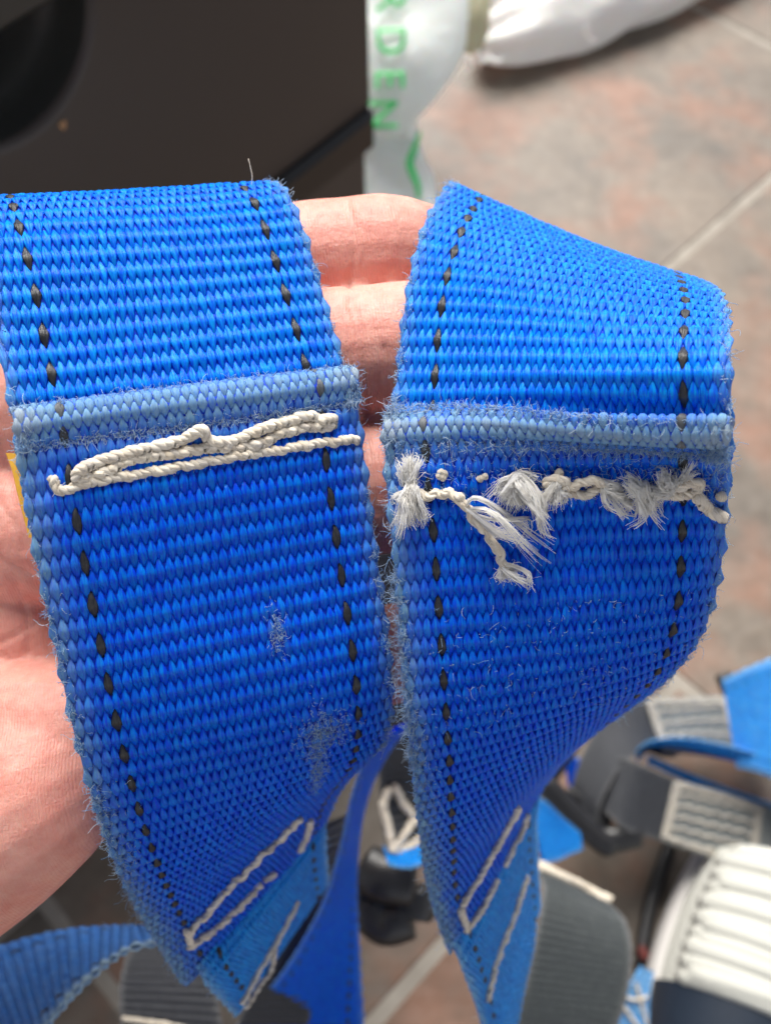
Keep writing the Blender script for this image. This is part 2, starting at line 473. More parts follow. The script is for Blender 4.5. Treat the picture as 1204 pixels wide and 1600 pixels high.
def weave(name, net, ctrl, parent, mats, n=74, sides=8, per_pick=6, separate=True, tracers=(9, 64), wear=None, amp=.66, seed=1, width=45.0, phase=0.0, pick_mm=2.8, skew=(0.0, 0.0), hem=None, lean=0.0):
    """warp-faced plain weave: every warp yarn floats over one pick and dives under the next"""
    r = np.random.default_rng(seed)
    s, v, off, tv, to = layer_path(ctrl, pick_mm / per_pick)
    u = (np.arange(n) + .5) * width / n
    sp = width / n
    sk = lambda q: (skew[0] + (skew[1] - skew[0]) * q / width)[:, None] + v[None, :]
    P, S, T, N = net.grid(u, sk(u))
    Lt = T * tv[None, :, None] + N * to[None, :, None]
    Ln = N * tv[None, :, None] - T * to[None, :, None]
    m = len(s)
    hm = np.zeros(m) if hem is None else np.exp(-((v - hem - .34) / .40) ** 4) * (off > 1.0)
    ph = np.r_[0, np.cumsum(np.diff(s) * (1 + .75 * hm[1:]))] / pick_mm + phase     # the fold packs the picks tighter
    par = (np.arange(n) % 2)[:, None]
    c = np.cos(np.pi * (ph[None, :] + par))
    c = np.arcsin(.965 * c) / math.asin(.965)                         # roof-shaped floats: one flank up, one flank down
    bi = np.round(ph[None, :] + par).astype(int)
    jit = r.normal(0, 1, (n, bi.max() + 3))
    jj = np.take_along_axis(jit, bi - bi.min(), 1)
    edge = np.minimum(u, width - u)[:, None]
    # height of a float along its period: `lean` > 0 lifts the upper end over the row above, < 0 the lower end
    fx = np.array([-.55, -.08, .5, .85, 1.15, 1.45]) * np.pi
    fy = np.array([.38, 1.0, .06, -.9, -.95, .38])
    psi = (np.pi * (ph[None, :] + par) + np.pi) % (2 * np.pi) - np.pi
    if lean < 0: psi = -psi
    ql = np.where(psi < fx[0], psi + 2 * np.pi, psi)
    hl = sum(wt * np.interp(np.where(ql + dq > fx[-1], ql + dq - 2 * np.pi, np.where(ql + dq < fx[0], ql + dq + 2 * np.pi, ql + dq)), fx, fy) for dq, wt in ((-.28, .25), (0, .5), (.28, .25)))
    ampf = amp * (1 + .07 * jj) * np.clip(.55 + edge / 2.5, 0, 1) * (1 - .55 * hm)[None, :]
    cb = (c + .35) / 1.35                                             # face floats a little longer than the back ones
    h = ampf * np.where(cb > 0, np.abs(cb), -np.abs(cb) * 1.3)
    h = (1 - abs(lean)) * h + abs(lean) * ampf * hl
    wid = sp * np.where(c > 0, .50 + .66 * np.abs(c), .50 - .16 * np.abs(c)) * (1 + .04 * jj)
    th = sp * (.44 - .09 * np.clip(c, 0, 1))
    lat = r.normal(0, .035, (n, 1)) + .03 * np.sin(s[None, :] / 9 + r.uniform(0, 6, (n, 1)))
    C = P + N * off[None, :, None] + Ln * h[..., None] + S * lat[..., None]
    ang = np.arange(sides) * 2 * np.pi / sides
    ca, sa = np.cos(ang), np.sin(ang)
    V = C[:, :, None] + S[:, :, None] * (wid[..., None] * ca)[..., None] + Ln[:, :, None] * (th[..., None] * sa)[..., None]
    V = W(V)
    idx = np.arange(m * sides).reshape(m, sides)
    a, b = idx[:-1], idx[1:]
    F = np.stack([a, b, np.roll(b, -1, 1), np.roll(a, -1, 1)], -1).reshape(-1, 4)
    wv = np.zeros((n, m)) if wear is None else wear(u[:, None] + 0 * s[None, :], v[None, :] + 0 * u[:, None], s[None, :] + 0 * u[:, None])
    wv = np.clip(wv * (1 + np.where(wv > .8, .08, .22) * jj), 0, 2)
    # the weft that the warp covers: a thin ribbed sheet with rounded selvedges
    q = np.linspace(0, 1, 13); uu = .1 + q * (width - .2)
    Pw, Sw, Tw, Nw = net.grid(uu, sk(uu))
    rib = .10 * np.cos(2 * np.pi * ph)[None, :]
    Vw = []
    Lw = Nw * tv[None, :, None] - Tw * to[None, :, None]
    for sg in (1, -1):
        Vw.append(Pw + Nw * off[None, :, None] + Lw * (sg * (.16 + rib))[..., None])
    Vw = np.concatenate([Vw[0], Vw[1][::-1]], 0)                       # closed round the edges
    k = len(Vw); idx = np.arange(k * m).reshape(k, m)
    a = idx; b = np.roll(idx, -1, 0)
    Fw = np.stack([a[:, :-1], a[:, 1:], b[:, 1:], b[:, :-1]], -1).reshape(-1, 4)
    uu2 = np.r_[uu, uu[::-1]]
    ycw = np.stack([np.repeat(uu2[:, None], m, 1), np.repeat(s[None], k, 0), np.full((k, m), 5.0)], -1).reshape(-1, 3)
    ed = np.clip(1 - np.minimum(uu2, width - uu2) / 1.5, 0, 1)
    parent = mesh_obj(name, W(Vw.reshape(-1, 3)), Fw, mats[2], parent, {'yc': ycw, 'wear': np.repeat(ed * .6, m)})
    if separate:
        for i in range(n):
            tr = i in tracers
            yc = np.stack([(wid[i][:, None] * ca), np.repeat(s[:, None], sides, 1), np.full((m, sides), i * 3.1 + seed)], -1).reshape(-1, 3)
            mesh_obj('tracer_yarn' if tr else 'warp_yarn', V[i].reshape(-1, 3), F, mats[1] if tr else mats[0], parent,
                     {'yc': yc, 'wear': np.repeat(wv[i], sides)})
    else:
        for sel, nm, mt in (([i for i in range(n) if i not in tracers], 'warp_yarns', mats[0]), ([i for i in range(n) if i in tracers], 'tracer_yarns', mats[1])):
            if not sel: continue
            k = len(sel)
            FF = (F[None] + (np.arange(k) * m * sides)[:, None, None]).reshape(-1, 4)
            yc = np.stack([np.stack([(wid[i][:, None] * ca), np.repeat(s[:, None], sides, 1), np.full((m, sides), i * 3.1 + seed)], -1) for i in sel]).reshape(-1, 3)
            o = mesh_obj(nm, V[sel].reshape(-1, 3), FF, mt, parent, {'yc': yc, 'wear': np.repeat(wv[sel].ravel(), sides)})
            o['kind'] = 'stuff'
    return parent

def hairs(start, dirs, length, curl=.35, rad=.03, segs=5, sides=3, taper=True, r=rng, sag=None):
    n = len(start); step = (length / segs)[:, None]
    P = [start]; d = unit(dirs + r.normal(0, .15, (n, 3)))
    bend = r.normal(0, 1, (n, 3)) * curl
    for i in range(segs):
        P.append(P[-1] + d * step)
        d = unit(d + bend * .5 + r.normal(0, 1, (n, 3)) * curl * .5 + (0 if sag is None else sag))
    P = np.stack(P, 1)
    R = np.full((n, segs + 1), rad) * (np.linspace(1, .55, segs + 1) if taper else 1) * r.uniform(.7, 1.2, (n, 1))
    V, F = tubes(P, R, sides)
    rnd = np.repeat(r.uniform(0, 1, n), (segs + 1) * sides)
    return V, F, rnd
def hair_obj(name, groups, mat, parent):
    V = []; F = []; Rn = []; k = 0
    for v, f, rn in groups:
        V.append(v); F.append(f + k); Rn.append(rn); k += len(v)
    o = mesh_obj(name, W(np.concatenate(V)), np.concatenate(F), mat, parent, {'rnd': np.concatenate(Rn)})
    o['kind'] = 'stuff'
    return o

def edge_fuzz(net, side, v0, v1, count, lmax, off=0.0, r=rng, rad=.052, spread=.7, patchy=True):
    v = r.uniform(v0, v1, count)
    # clumps along the selvedge
    cl = .5 + .5 * np.sin(v * 5.1 + np.sin(v * 2.3) * 2)
    keep = r.uniform(0, 1, count) < .04 + .9 * (.5 * cl + .5 * (.5 + .5 * np.sin(v * 17.3 + 2 * np.sin(v * 6.1)))) ** 2.6
    if patchy: v = v[keep]
    n = len(v)
    inset = np.abs(r.normal(0, spread, n))
    u = inset if side < 0 else net.width - inset
    P, S, T, N = net.pts(u, v)
    hN = r.uniform(-.2, .75, n)[:, None] + off
    st = P + N * hN
    d = S * side * r.uniform(.3, 1.2, n)[:, None] + N * r.normal(.25, .5, n)[:, None] + T * r.normal(0, .7, n)[:, None]
    L = np.minimum(r.exponential(lmax * .30, n) + .25, lmax * 2.6)
    return hairs(st, d, L, .85, rad, 6, r=r)
def patch_fuzz(net, u0, u1, v0, v1, count, L, off=.7, r=rng, rad=.050, lift=.5):
    u = r.uniform(u0, u1, count); v = r.uniform(v0, v1, count)
    P, S, T, N = net.pts(u, v)
    st = P + N * off
    d = S * r.normal(0, 1, count)[:, None] + T * r.normal(0, 1, count)[:, None] + N * np.abs(r.normal(lift, .4, count))[:, None]
    return hairs(st, d, np.minimum(r.exponential(L * .6, count) + .25, 2.5 * L), .6, rad, 5, r=r)

def cord(path, parent, name='thread', ro=.32, rp=.43, pitch=2.8, plies=3, mat=None, fuzz=60, r=rng, seed=0.0, taper=0.0):
    """twisted sewing thread along a path of camera-mm points"""
    d = catmull(path, 10)
    L = np.linalg.norm(np.diff(d, axis=0), axis=1).sum()
    m = max(12, int(L / .16)); d = resample(d, m)
    wr = np.random.default_rng(int(seed * 10) + m)
    for fq in (.35, .8, 1.7):
        d = d + np.sin(np.linspace(0, L, m)[:, None] * fq * 2 + wr.uniform(0, 6, 3)) * wr.normal(0, .10, 3)
    T = unit(np.gradient(d, axis=0))
    S = unit(np.cross(T, np.array([.1, .2, 1.0]))); N = np.cross(S, T)
    s = np.linspace(0, L, m)
    Pp = []
    for q in range(plies):
        a = 2 * np.pi * (s / pitch + q / plies) + seed + .35 * np.sin(s * .9 + seed)
        Pp.append(d + ro * (S * np.cos(a)[:, None] + N * np.sin(a)[:, None]))
    Pp = np.stack(Pp)
    end = np.minimum(1, np.minimum(s, L - s) / .5 + .35)
    R = np.repeat((rp * end * (1 + .10 * np.sin(s * 1.3 + seed) + .07 * np.sin(s * 3.1 + 2 * seed)))[None], plies, 0)
    V, F = tubes(Pp, R, 8)
    yc = np.stack([np.tile(np.sin(np.arange(8) * np.pi / 4) * .35, plies * m), np.repeat(np.tile(s, plies), 8), np.repeat(np.arange(plies) * 7.7 + seed, m * 8)], -1)
    caps = []
    F = [tuple(f) for f in F]
    for q in range(plies):
        b0 = q * m * 8; F.append(tuple(b0 + j for j in range(8))[::-1]); b1 = b0 + (m - 1) * 8; F.append(tuple(b1 + j for j in range(8)))
    o = mesh_obj(name, W(V), F, mat or M['thread'], parent, {'yc': yc, 'wear': np.full(len(V), .15)})
    if fuzz:
        i = r.integers(0, m, fuzz)
        dd = S[i] * r.normal(0, 1, fuzz)[:, None] + N[i] * r.normal(0, 1, fuzz)[:, None] + T[i] * r.normal(0, .6, fuzz)[:, None]
        hair_obj('loose_fibres', [hairs(d[i], dd, r.uniform(.8, 1.5, fuzz), .5, .04, 4, r=r)], M['fibre'], o)
    return o

BLUE = (M['blue'], M['tracer'], M['weft'])
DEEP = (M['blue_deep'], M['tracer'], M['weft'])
# ------------------------------------------------------------------ floor
def floor_mat(name, base, tint, patch, seed):
    m, nt, b = new_mat(name)
    co = coords(nt, 'Object')
    v = mapping(nt, co, (1, 1, 1), (0, 0, .4), (seed, seed * .7, 0))
    n1 = noise(nt, v, 7.0, 7, .68, .6)
    n2 = noise(nt, mapping(nt, co, (1, 1, 1), (0, 0, 0), (seed + 3, 1, 0)), 9.0, 4, .6)
    n3 = noise(nt, v, 60.0, 4, .6)
    c = ramp(nt, n1, [(.32, tuple(x * .42 for x in base)), (.5, base), (.68, tuple(min(1, x * 1.55) for x in base))])
    pf = ramp(nt, n2, [(.47, (0, 0, 0)), (.66, (1, 1, 1))])
    c = mixc(nt, math_(nt, 'MULTIPLY', nd_rgb(nt, pf), patch), c, tint)
    c = mixc(nt, .22, c, ramp(nt, n3, [(.3, (.10, .09, .08)), (.7, (.32, .29, .26))]))
    nt.links.new(c, b.inputs['Base Color'])
    b.inputs['Roughness'].default_value = .55
    p = bump(nt, b, n1, .5, .004)
    bump(nt, b, n3, .3, .001, p)
    return m
def nd_rgb(nt, c):
    n = nd(nt, 'ShaderNodeRGBToBW'); nt.links.new(c, n.inputs[0]); return n.outputs[0]
M['tile_a'] = floor_mat('slate_tile_beige', (.110, .081, .056), (.21, .082, .038), 1.0, 1.3)
M['tile_b'] = floor_mat('slate_tile_grey', (.106, .082, .060), (.19, .080, .040), .95, 7.9)
M['tile_c'] = floor_mat('slate_tile_shaded', (.085, .072, .06), (.15, .08, .05), .5, 4.2)  # shade over the lower-left tiles is painted in as a darker base
m, nt, b = new_mat('grout')
nt.links.new(ramp(nt, noise(nt, coords(nt), 40, 4), [(.3, (.23, .205, .175)), (.7, (.33, .30, .26))]), b.inputs['Base Color'])
b.inputs['Roughness'].default_value = .9
M['grout'] = m
ground = mesh_obj('ground', [(-60, -60, -.001), (60, -60, -.001), (60, 60, -.001), (-60, 60, -.001)], [(0, 1, 2, 3)], M['grout'], None, smooth=False)
tag(ground, kind='structure')
S2 = math.sqrt(.5)
def ab(a, b_):            # floor frame turned by 45 degrees
    return np.array([S2 * (a + b_), S2 * (b_ - a)])
def tile(a0, a1, b0, b1, mat):
    g = .0038; ch = .002
    ring = []
    for inset, z in ((g, -.006), (g, -.0015), (g + ch, 0.0)):
        for a, b_ in ((a0 + inset, b0 + inset), (a0 + inset, b1 - inset), (a1 - inset, b1 - inset), (a1 - inset, b0 + inset)):
            q = ab(a, b_); ring.append((q[0], q[1], z))
    F = [(8, 9, 10, 11)[::-1]]
    for lv in (0, 4):
        for i in range(4):
            F.append((lv + i, lv + 4 + i, lv + 4 + (i + 1) % 4, lv + (i + 1) % 4))
    return mesh_obj('tile', ring, F, M[mat], ground, smooth=False)
bands = [(-1.345, -.715, .12), (-.715, -.085, -.211), (-.085, .30, -.02), (.30, .93, -.253), (.93, 1.56, -.06), (1.56, 2.19, -.3)]
k = 0
for b0, b1, a00 in bands:
    for i in range(-5, 5):
        a0, a1 = a00 + .42 * i, a00 + .42 * (i + 1)
        mt = ('tile_a', 'tile_b', 'tile_a', 'tile_b', 'tile_a')[(k * 7 + i) % 5]
        if b1 < 0 : mt = 'tile_c' if i < 0 else 'tile_b'
        tile(a0, a1, b0, b1, mt); k += 1

# ------------------------------------------------------------------ the two worn straps in the hand
netA = Net(*NET_A)
netB = Net(*NET_B)
VHA, VHB = .62, 3.02       # row at which the upper webbing disappears under the folded hem

def lower_ctrl(vh, vend):
    r = .85; d = r / KMM
    c = [(vh + 2.6, -.2), (vh + 1.6, .3), (vh + .8, .75), (vh + .25, .85)]
    for a in (-60, -20, 20, 60):
        t = math.radians(a)
        c.append((vh + .25 - .25 * math.cos(t) , 1.75 + .95 * math.sin(t)))
    c += [(vh + .30, 2.95), (vh + .48, 2.8), (vh + .66, 2.1), (vh + .84, 1.45), (vh + 1.1, 1.25), (vh + 1.6, 1.1), (vh + 2.3, 1.05), (vh + 3.2, .7), (vh + 4.5, .25)]
    v = vh + 6
    while v < vend: c.append((v, 0.0)); v += 2
    c.append((vend, 0.0))
    return c
def upper_ctrl(vs, vh):
    c = []; v = vs
    while v < vh - 1.2: c.append((v, 0.0)); v += 1.5
    return c + [(vh - .8, -.05), (vh, -.5), (vh + 1, -1.1), (vh + 2.2, -1.2), (vh + 3.4, -1.2)]

def wear_fn(net, vh, spots=(), bottom=15, ridge=.12):
    def f(u, v, s):
        e = np.minimum(u, net.width - u)
        w = .55 * np.exp(-(e / 1.5) ** 1.5)
        w += .34 * np.exp(-(u / 3.2) ** 2)
        hem = np.exp(-((v - vh - .34) / .36) ** 4)
        w += hem * (.9 + .55 * np.exp(-(u / 3.0) ** 2) + .55 * np.exp(-((net.width - u) / 3.5) ** 2)) + ridge * np.exp(-((v - vh - .34) / .14) ** 2)  # ridge paints a glossy highlight along the hem crest as wear
        w += .34 * np.exp(-((v - vh - .95) / .3) ** 2)
        w += np.clip((v - bottom) / 6, 0, 1) * (.28 * np.exp(-(u / 7) ** 2) + .02)
        for su, sv, ru, rv, a in spots:
            w += a * np.exp(-((u - su) / ru) ** 2 - ((v - sv) / rv) ** 2)
        return w
    return f
def no_hem(net):
    def f(u, v, s):
        e = np.minimum(u, net.width - u)
        return .42 * np.exp(-(e / 1.2) ** 1.5)
    return f

rootA = thing('harness_strap', W(netA.pts(np.array([22.]), np.array([4.]))[0][0]),
              'blue webbing strap with intact cream stitching held next to the palm heel', 'strap')
rootB = thing('harness_strap', W(netB.pts(np.array([22.]), np.array([6.]))[0][0]),
              'blue webbing strap with broken, frayed white stitching lying over the fingertips', 'strap')

sA = [netA.find(430, 985, 2, 14), netA.find(505, 1140, 2, 14), netA.find(495, 1190, 2, 16)]
spotsA = [(sA[0][0], sA[0][1], 1.0, .4, .3), (sA[1][0], sA[1][1], 2.6, .7, .2), (sA[2][0], sA[2][1], 1.1, 1.4, .3)]
upA = weave('upper_webbing', netA, upper_ctrl(-7.6, VHA), rootA, BLUE, wear=no_hem(netA), lean=-.7, amp=.5, seed=3, phase=.25)
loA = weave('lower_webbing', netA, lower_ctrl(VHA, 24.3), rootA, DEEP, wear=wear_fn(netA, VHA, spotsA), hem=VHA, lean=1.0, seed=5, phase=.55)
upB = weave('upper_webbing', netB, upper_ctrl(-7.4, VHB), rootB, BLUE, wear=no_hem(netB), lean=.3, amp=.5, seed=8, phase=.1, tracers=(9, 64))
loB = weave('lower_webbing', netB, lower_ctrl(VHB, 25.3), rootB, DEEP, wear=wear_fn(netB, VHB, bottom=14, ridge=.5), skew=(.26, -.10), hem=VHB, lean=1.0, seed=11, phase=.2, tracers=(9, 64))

# loose filaments along the selvedges and hems
r = np.random.default_rng(21)
g = [edge_fuzz(netA, -1, -7, VHA, 350, 1.2, r=r), edge_fuzz(netA, 1, -7, VHA, 1300, 1.5, r=r)]
hair_obj('edge_fuzz', g, M['fuzz'], upA)
g = [edge_fuzz(netA, -1, VHA + .8, 12, 2800, 1.7, .3, r=r), edge_fuzz(netA, -1, 10, 24, 2600, 1.8, r=r, spread=2.2, patchy=False), edge_fuzz(netA, 1, VHA + .8, 13, 2800, 1.8, .3, r=r),
     patch_fuzz(netA, 0, 45, VHA - .05, VHA + .25, 1500, .8, 2.2, r=r), patch_fuzz(netA, 0, 45, VHA + .68, VHA + 1.0, 1700, .8, 1.9, r=r),
     patch_fuzz(netA, 0, 2.0, VHA, VHA + 1.0, 180, .9, 2.6, r=r), patch_fuzz(netA, 43, 45.2, VHA, VHA + 1.0, 220, 1.2, 2.6, r=r)]
for (su, sv), ru, rv, n in ((sA[0], .6, .35, 170), (sA[1], 2.2, .4, 520), (sA[2], .8, 1.3, 480)):
    uu = np.clip(r.normal(su, ru, n), .3, 44.7); vv = r.normal(sv, rv, n)
    P, S, T, N = netA.pts(uu, vv)
    g.append(hairs(P + N * .7, S * r.normal(0, 1, n)[:, None] + T * r.normal(0, 1, n)[:, None] + N * .4, r.uniform(.3, 1.1, n), .9, .045, 6, r=r))
hair_obj('edge_fuzz', g, M['fuzz'], loA)
g = [edge_fuzz(netB, -1, -7, VHB, 2200, 1.5, r=r), edge_fuzz(netB, 1, -2, VHB, 1000, 1.4, r=r)]
hair_obj('edge_fuzz', g, M['fuzz'], upB)
g = [edge_fuzz(netB, -1, VHB + .8, 13, 3400, 2.2, .3, r=r), edge_fuzz(netB, -1, 11, 25, 2600, 1.8, r=r, spread=2.0, patchy=False), edge_fuzz(netB, 1, VHB + .8, 18, 2400, 1.5, .2, r=r),
     patch_fuzz(netB, 0, 45, VHB - .05, VHB + .3, 2600, .9, 2.3, r=r), patch_fuzz(netB, 0, 45, VHB + .66, VHB + 1.1, 2800, 1.0, 1.9, r=r),
     patch_fuzz(netB, 0, 2.5, VHB, VHB + 1.0, 300, 1.1, 2.6, r=r), patch_fuzz(netB, 42.5, 45.2, VHB, VHB + 1.0, 350, 1.3, 2.6, r=r),
     patch_fuzz(netB, 0, 45, VHB + 1.2, VHB + 2.3, 900, .9, 1.7, r=r, lift=.2), patch_fuzz(netB, 3, 45, 8, 12, 260, .8, .8, r=r, lift=.1)]
# ragged tufts of selvedge filaments between the two straps
for tv_ in (7.25, 7.75, 8.3, 8.75, 9.25, 9.8, 10.3, 10.9, 11.5, 12.3):
    n = 70
    P, S, T, N = netB.pts(np.full(n, .3), r.normal(tv_, .07, n))
    g.append(hairs(P + N * r.uniform(-.2, .8, n)[:, None], -S * .9 + T * r.normal(0, .5, n)[:, None] + N * r.normal(.2, .4, n)[:, None], r.uniform(.8, 3.0, n), .95, .03, 7, r=r))
hair_obj('edge_fuzz', g, M['fuzz'], loB)

def on(net, pts, off, vmin, vmax):
    uv = [net.find(x, y, vmin, vmax) for x, y in pts]
    u = np.array([q[0] for q in uv]); v = np.array([q[1] for q in uv])
    P, S, T, N = net.pts(u, v)
    o = np.asarray(off, float)
    return P + N * (o[:, None] if o.ndim else o)
def lift(net, pts, z):      # straight line-of-sight placement above the strap
    return on(net, pts, z, *net.span)
netA.span = (0.0, 12.0); netB.span = (2.5, 12.0)

# --- strap with whole stitching: three lengths of twisted cream thread
low = [(85, 741), (86, 757), (93, 765), (105, 765), (118, 759), (150, 752), (199, 743), (249, 734), (299, 726), (330, 720), (362, 714), (405, 707), (454, 700), (492, 694), (529, 690), (556, 690)]
cord(on(netA, low, 1.6, *netA.span), rootA, 'stitching_thread', seed=.3, fuzz=160)
mid = [(119, 752), (135, 747), (154, 740), (187, 727), (224, 717), (274, 709), (317, 704), (362, 699), (400, 695), (420, 688), (432, 680), (449, 676), (474, 669), (500, 671), (517, 668)]
cord(on(netA, mid, 1.7, *netA.span), rootA, 'stitching_thread', .34, .50, seed=1.7, fuzz=140)
upp = [(117, 752), (124, 741), (134, 731), (162, 719), (199, 711), (249, 698), (285, 689), (304, 680), (314, 679), (324, 690), (345, 693), (367, 689), (392, 679), (420, 669), (454, 659), (479, 655), (495, 663), (508, 660), (519, 659)]
cord(on(netA, upp, [1.8, 2.0, 2.1, 2.1, 2.1, 2.1, 2.3, 2.9, 2.9, 2.3, 2.1, 2.1, 2.1, 2.1, 2.1, 2.2, 2.2, 2.1, 1.6], *netA.span), rootA, 'stitching_thread', .34, .50, seed=4.1, fuzz=160)

# --- strap with broken stitching
def tuft(net, root, base, ends, n, off0=2.0, off1=2.2, spread=.35, curl=.13, rad=.046, segs=7, name='frayed_thread_end', seed=1, wild=.25):
    """filaments of a burst thread: leave `base` and fan out towards the points in `ends` (px, py, weight)"""
    r = np.random.default_rng(seed)
    b = on(net, [base], off0, *net.span)[0]
    E = on(net, [(e[0], e[1]) for e in ends], off1, *net.span)
    n = int(n * 1.5)
    w = np.array([e[2] for e in ends], float); w /= w.sum()
    NL = max(5, n // 22)                                              # filaments hang together in silky locks
    ql = np.r_[np.arange(len(ends)), r.choice(len(ends), max(0, NL - len(ends)), p=w)]; NL = len(ql)
    el = E[ql] + r.normal(0, spread, (NL, 3)) * np.array([1, 1, .5])
    sl = b + r.normal(0, .28, (NL, 3))
    el = sl + (el - sl) * r.uniform(.6, 1.05, (NL, 1))
    ln = np.linalg.norm(el - sl, axis=1)
    bl = r.normal(0, 1, (NL, 3)) * (ln * curl)[:, None]; bl[:, 2] -= ln * .14
    bl2 = r.normal(0, 1, (NL, 3)) * (ln * curl * .6)[:, None]
    lock = r.integers(0, NL, n)
    t = r.uniform(.55, 1.12, n) ** .7
    k = np.linspace(0, 1, segs + 1)
    kk = (k[None, :] * t[:, None])[..., None]
    P = sl[lock][:, None] * (1 - kk) + el[lock][:, None] * kk + bl[lock][:, None] * np.sin(np.pi * kk) + bl2[lock][:, None] * np.sin(2 * np.pi * kk)
    P = P + r.normal(0, .13, (n, 1, 3)) * (1 + 2.4 * kk ** 2) + np.cumsum(r.normal(0, .035, P.shape), 1)
    R = np.full((n, segs + 1), rad) * r.uniform(.8, 1.3, (n, 1)) * np.linspace(1.15, .7, segs + 1)
    V, F = tubes(P, R, 4)
    G = [(V, F, np.repeat(r.uniform(.2, 1, n), (segs + 1) * 4))]
    nw = int(n * .22)                                                  # short matted filaments all along the lock
    i = r.integers(0, n, nw); j = r.integers(0, segs, nw)
    G.append(hairs(P[i, j], (P[i, j + 1] - P[i, j]) * 1.2 + r.normal(0, .45, (nw, 3)), r.uniform(.5, 1.7, nw), .75, .05, 6, r=r))
    nw = int(n * wild)
    if nw:
        i = r.integers(0, n, nw)
        G.append(hairs(P[i, 4], (P[i, -1] - P[i, 3]) + r.normal(0, .8, (nw, 3)), r.uniform(.8, 2.6, nw), .5, .032, 6, r=r))
    o = hair_obj(name, G, M['fibre'], root)
    if 'kind' in o: del o['kind']
    return o
def knot(net, root, c, lobes, off=1.7, rad=.62):
    mb = MB(); r = np.random.default_rng(int(c[0]))
    base = on(net, [c], off, *net.span)[0]
    for i in range(lobes):
        a = 2 * math.pi * i / lobes + .4
        cc = base + np.array([math.cos(a) * rad * .75, math.sin(a) * rad * .75, 0]) * (1 if lobes > 1 else 0)
        nu, nv = 12, 8
        V = []; 
        for p in range(nv + 1):
            th = math.pi * p / nv
            for q in range(nu):
                f = 2 * math.pi * q / nu
                k = rad * (1 + .10 * math.sin(3 * f + p + i))
                V.append(cc + k * np.array([math.sin(th) * math.cos(f), math.sin(th) * math.sin(f), -math.cos(th) * .8]))
        F = []
        for p in range(nv):
            for q in range(nu):
                F.append((p * nu + q, p * nu + (q + 1) % nu, (p + 1) * nu + (q + 1) % nu, (p + 1) * nu + q))
        V = np.array(V)
        mb.add(W(V), F, yc=np.stack([V[:, 0] * 2, V[:, 1] * 2, np.full(len(V), i * 3.3)], 1), wear=np.full(len(V), .1))
    return mb.build('thread_knot', M['thread'], root)

T_ = 'frayed_thread_end'
tuft(netB, rootB, (645, 752), [(632, 722, 1), (642, 714, 1.5), (652, 715, 1.5), (661, 723, 1)], 150, 2.2, 2.8, .25, seed=1)
tuft(netB, rootB, (646, 756), [(619, 832, 2), (627, 834, 2), (636, 815, 1), (613, 800, .5)], 190, 2.4, 2.2, .35, seed=2)
tuft(netB, rootB, (650, 760), [(660, 812, 2), (669, 800, 2), (655, 800, 1)], 150, 2.4, 2.0, .3, seed=3)
cord(on(netB, [(650, 766), (663, 771), (677, 770), (690, 768), (702, 766), (714, 770), (723, 779)], [2.0, 2.1, 2.1, 2.1, 2.3, 2.4, 2.4], *netB.span), rootB, 'broken_stitch', .32, .36, 1.9, seed=1)
o = cord(on(netB, [(716, 772), (732, 790), (749, 815), (768, 840), (781, 866), (789, 884)], [2.2, 2.4, 2.3, 2.2, 2.2, 2.2], *netB.span), rootB, 'broken_stitch', .28, .42, 6.5, 3, seed=2.5)
tuft(netB, rootB, (785, 876), [(790, 900, 2), (800, 896, 1), (812, 900, .7), (832, 914, .5)], 130, 2.2, 1.8, .3, seed=4)
tuft(netB, rootB, (728, 785), [(851, 857, 1), (838, 840, 1), (858, 880, .3), (820, 835, 1), (845, 850, 1)], 100, 2.2, 2.6, .7, rad=.034, seed=5, wild=.3)
knot(netB, rootB, (693, 740), 4, 1.9, .52)
knot(netB, rootB, (753, 743), 2, 1.8, .5)
tuft(netB, rootB, (803, 735), [(777, 790, 2), (790, 800, 2), (803, 797, 1.5), (782, 765, 1.5), (772, 770, .7)], 300, 2.4, 2.2, .5, seed=6)
tuft(netB, rootB, (808, 735), [(858, 836, 2), (848, 815, 1), (836, 790, 1.2), (825, 770, 1), (838, 742, .6)], 230, 2.4, 2.2, .4, seed=7)
tuft(netB, rootB, (868, 742), [(846, 782, 1), (856, 788, 1), (866, 782, 1), (877, 785, 1), (848, 760, .8)], 200, 2.5, 2.1, .4, seed=8)
knot(netB, rootB, (871, 730), 1, 2.2, .62)
cord(on(netB, [(850, 755), (857, 741), (868, 737), (880, 742), (878, 755)], 2.7, *netB.span), rootB, 'broken_stitch', .3, .38, 2.6, seed=.2, fuzz=30)
cord(on(netB, [(874, 750), (890, 752), (903, 745), (920, 737), (933, 741), (941, 751), (946, 762)], [2.3, 2.3, 2.5, 2.8, 2.8, 2.5, 2.2], *netB.span), rootB, 'broken_stitch', .3, .38, 2.4, seed=1.1)
cord(on(netB, [(876, 763), (893, 762), (910, 765), (922, 758), (932, 752)], 2.2, *netB.span), rootB, 'broken_stitch', .3, .36, 2.4, seed=3.3)
tuft(netB, rootB, (938, 744), [(985, 775, 1), (972, 782, 1), (990, 814, .8), (955, 780, 1), (984, 790, .6), (968, 760, 1)], 240, 2.6, 2.2, .4, seed=9)
tuft(netB, rootB, (1010, 762), [(977, 727, 1), (985, 740, 1), (995, 735, 1), (975, 750, .8)], 220, 2.5, 2.6, .5, seed=10)
tuft(netB, rootB, (1000, 748), [(1005, 799, 1), (1020, 795, 1), (1039, 775, 1), (990, 800, .8), (1025, 770, 1), (1022, 812, .4)], 300, 2.6, 2.2, .6, seed=11)
tuft(netB, rootB, (1042, 760), [(1034, 722, 1), (1044, 715, 1.2), (1053, 728, 1), (1022, 740, 1.2), (1015, 755, 1)], 280, 2.5, 2.8, .45, seed=12)
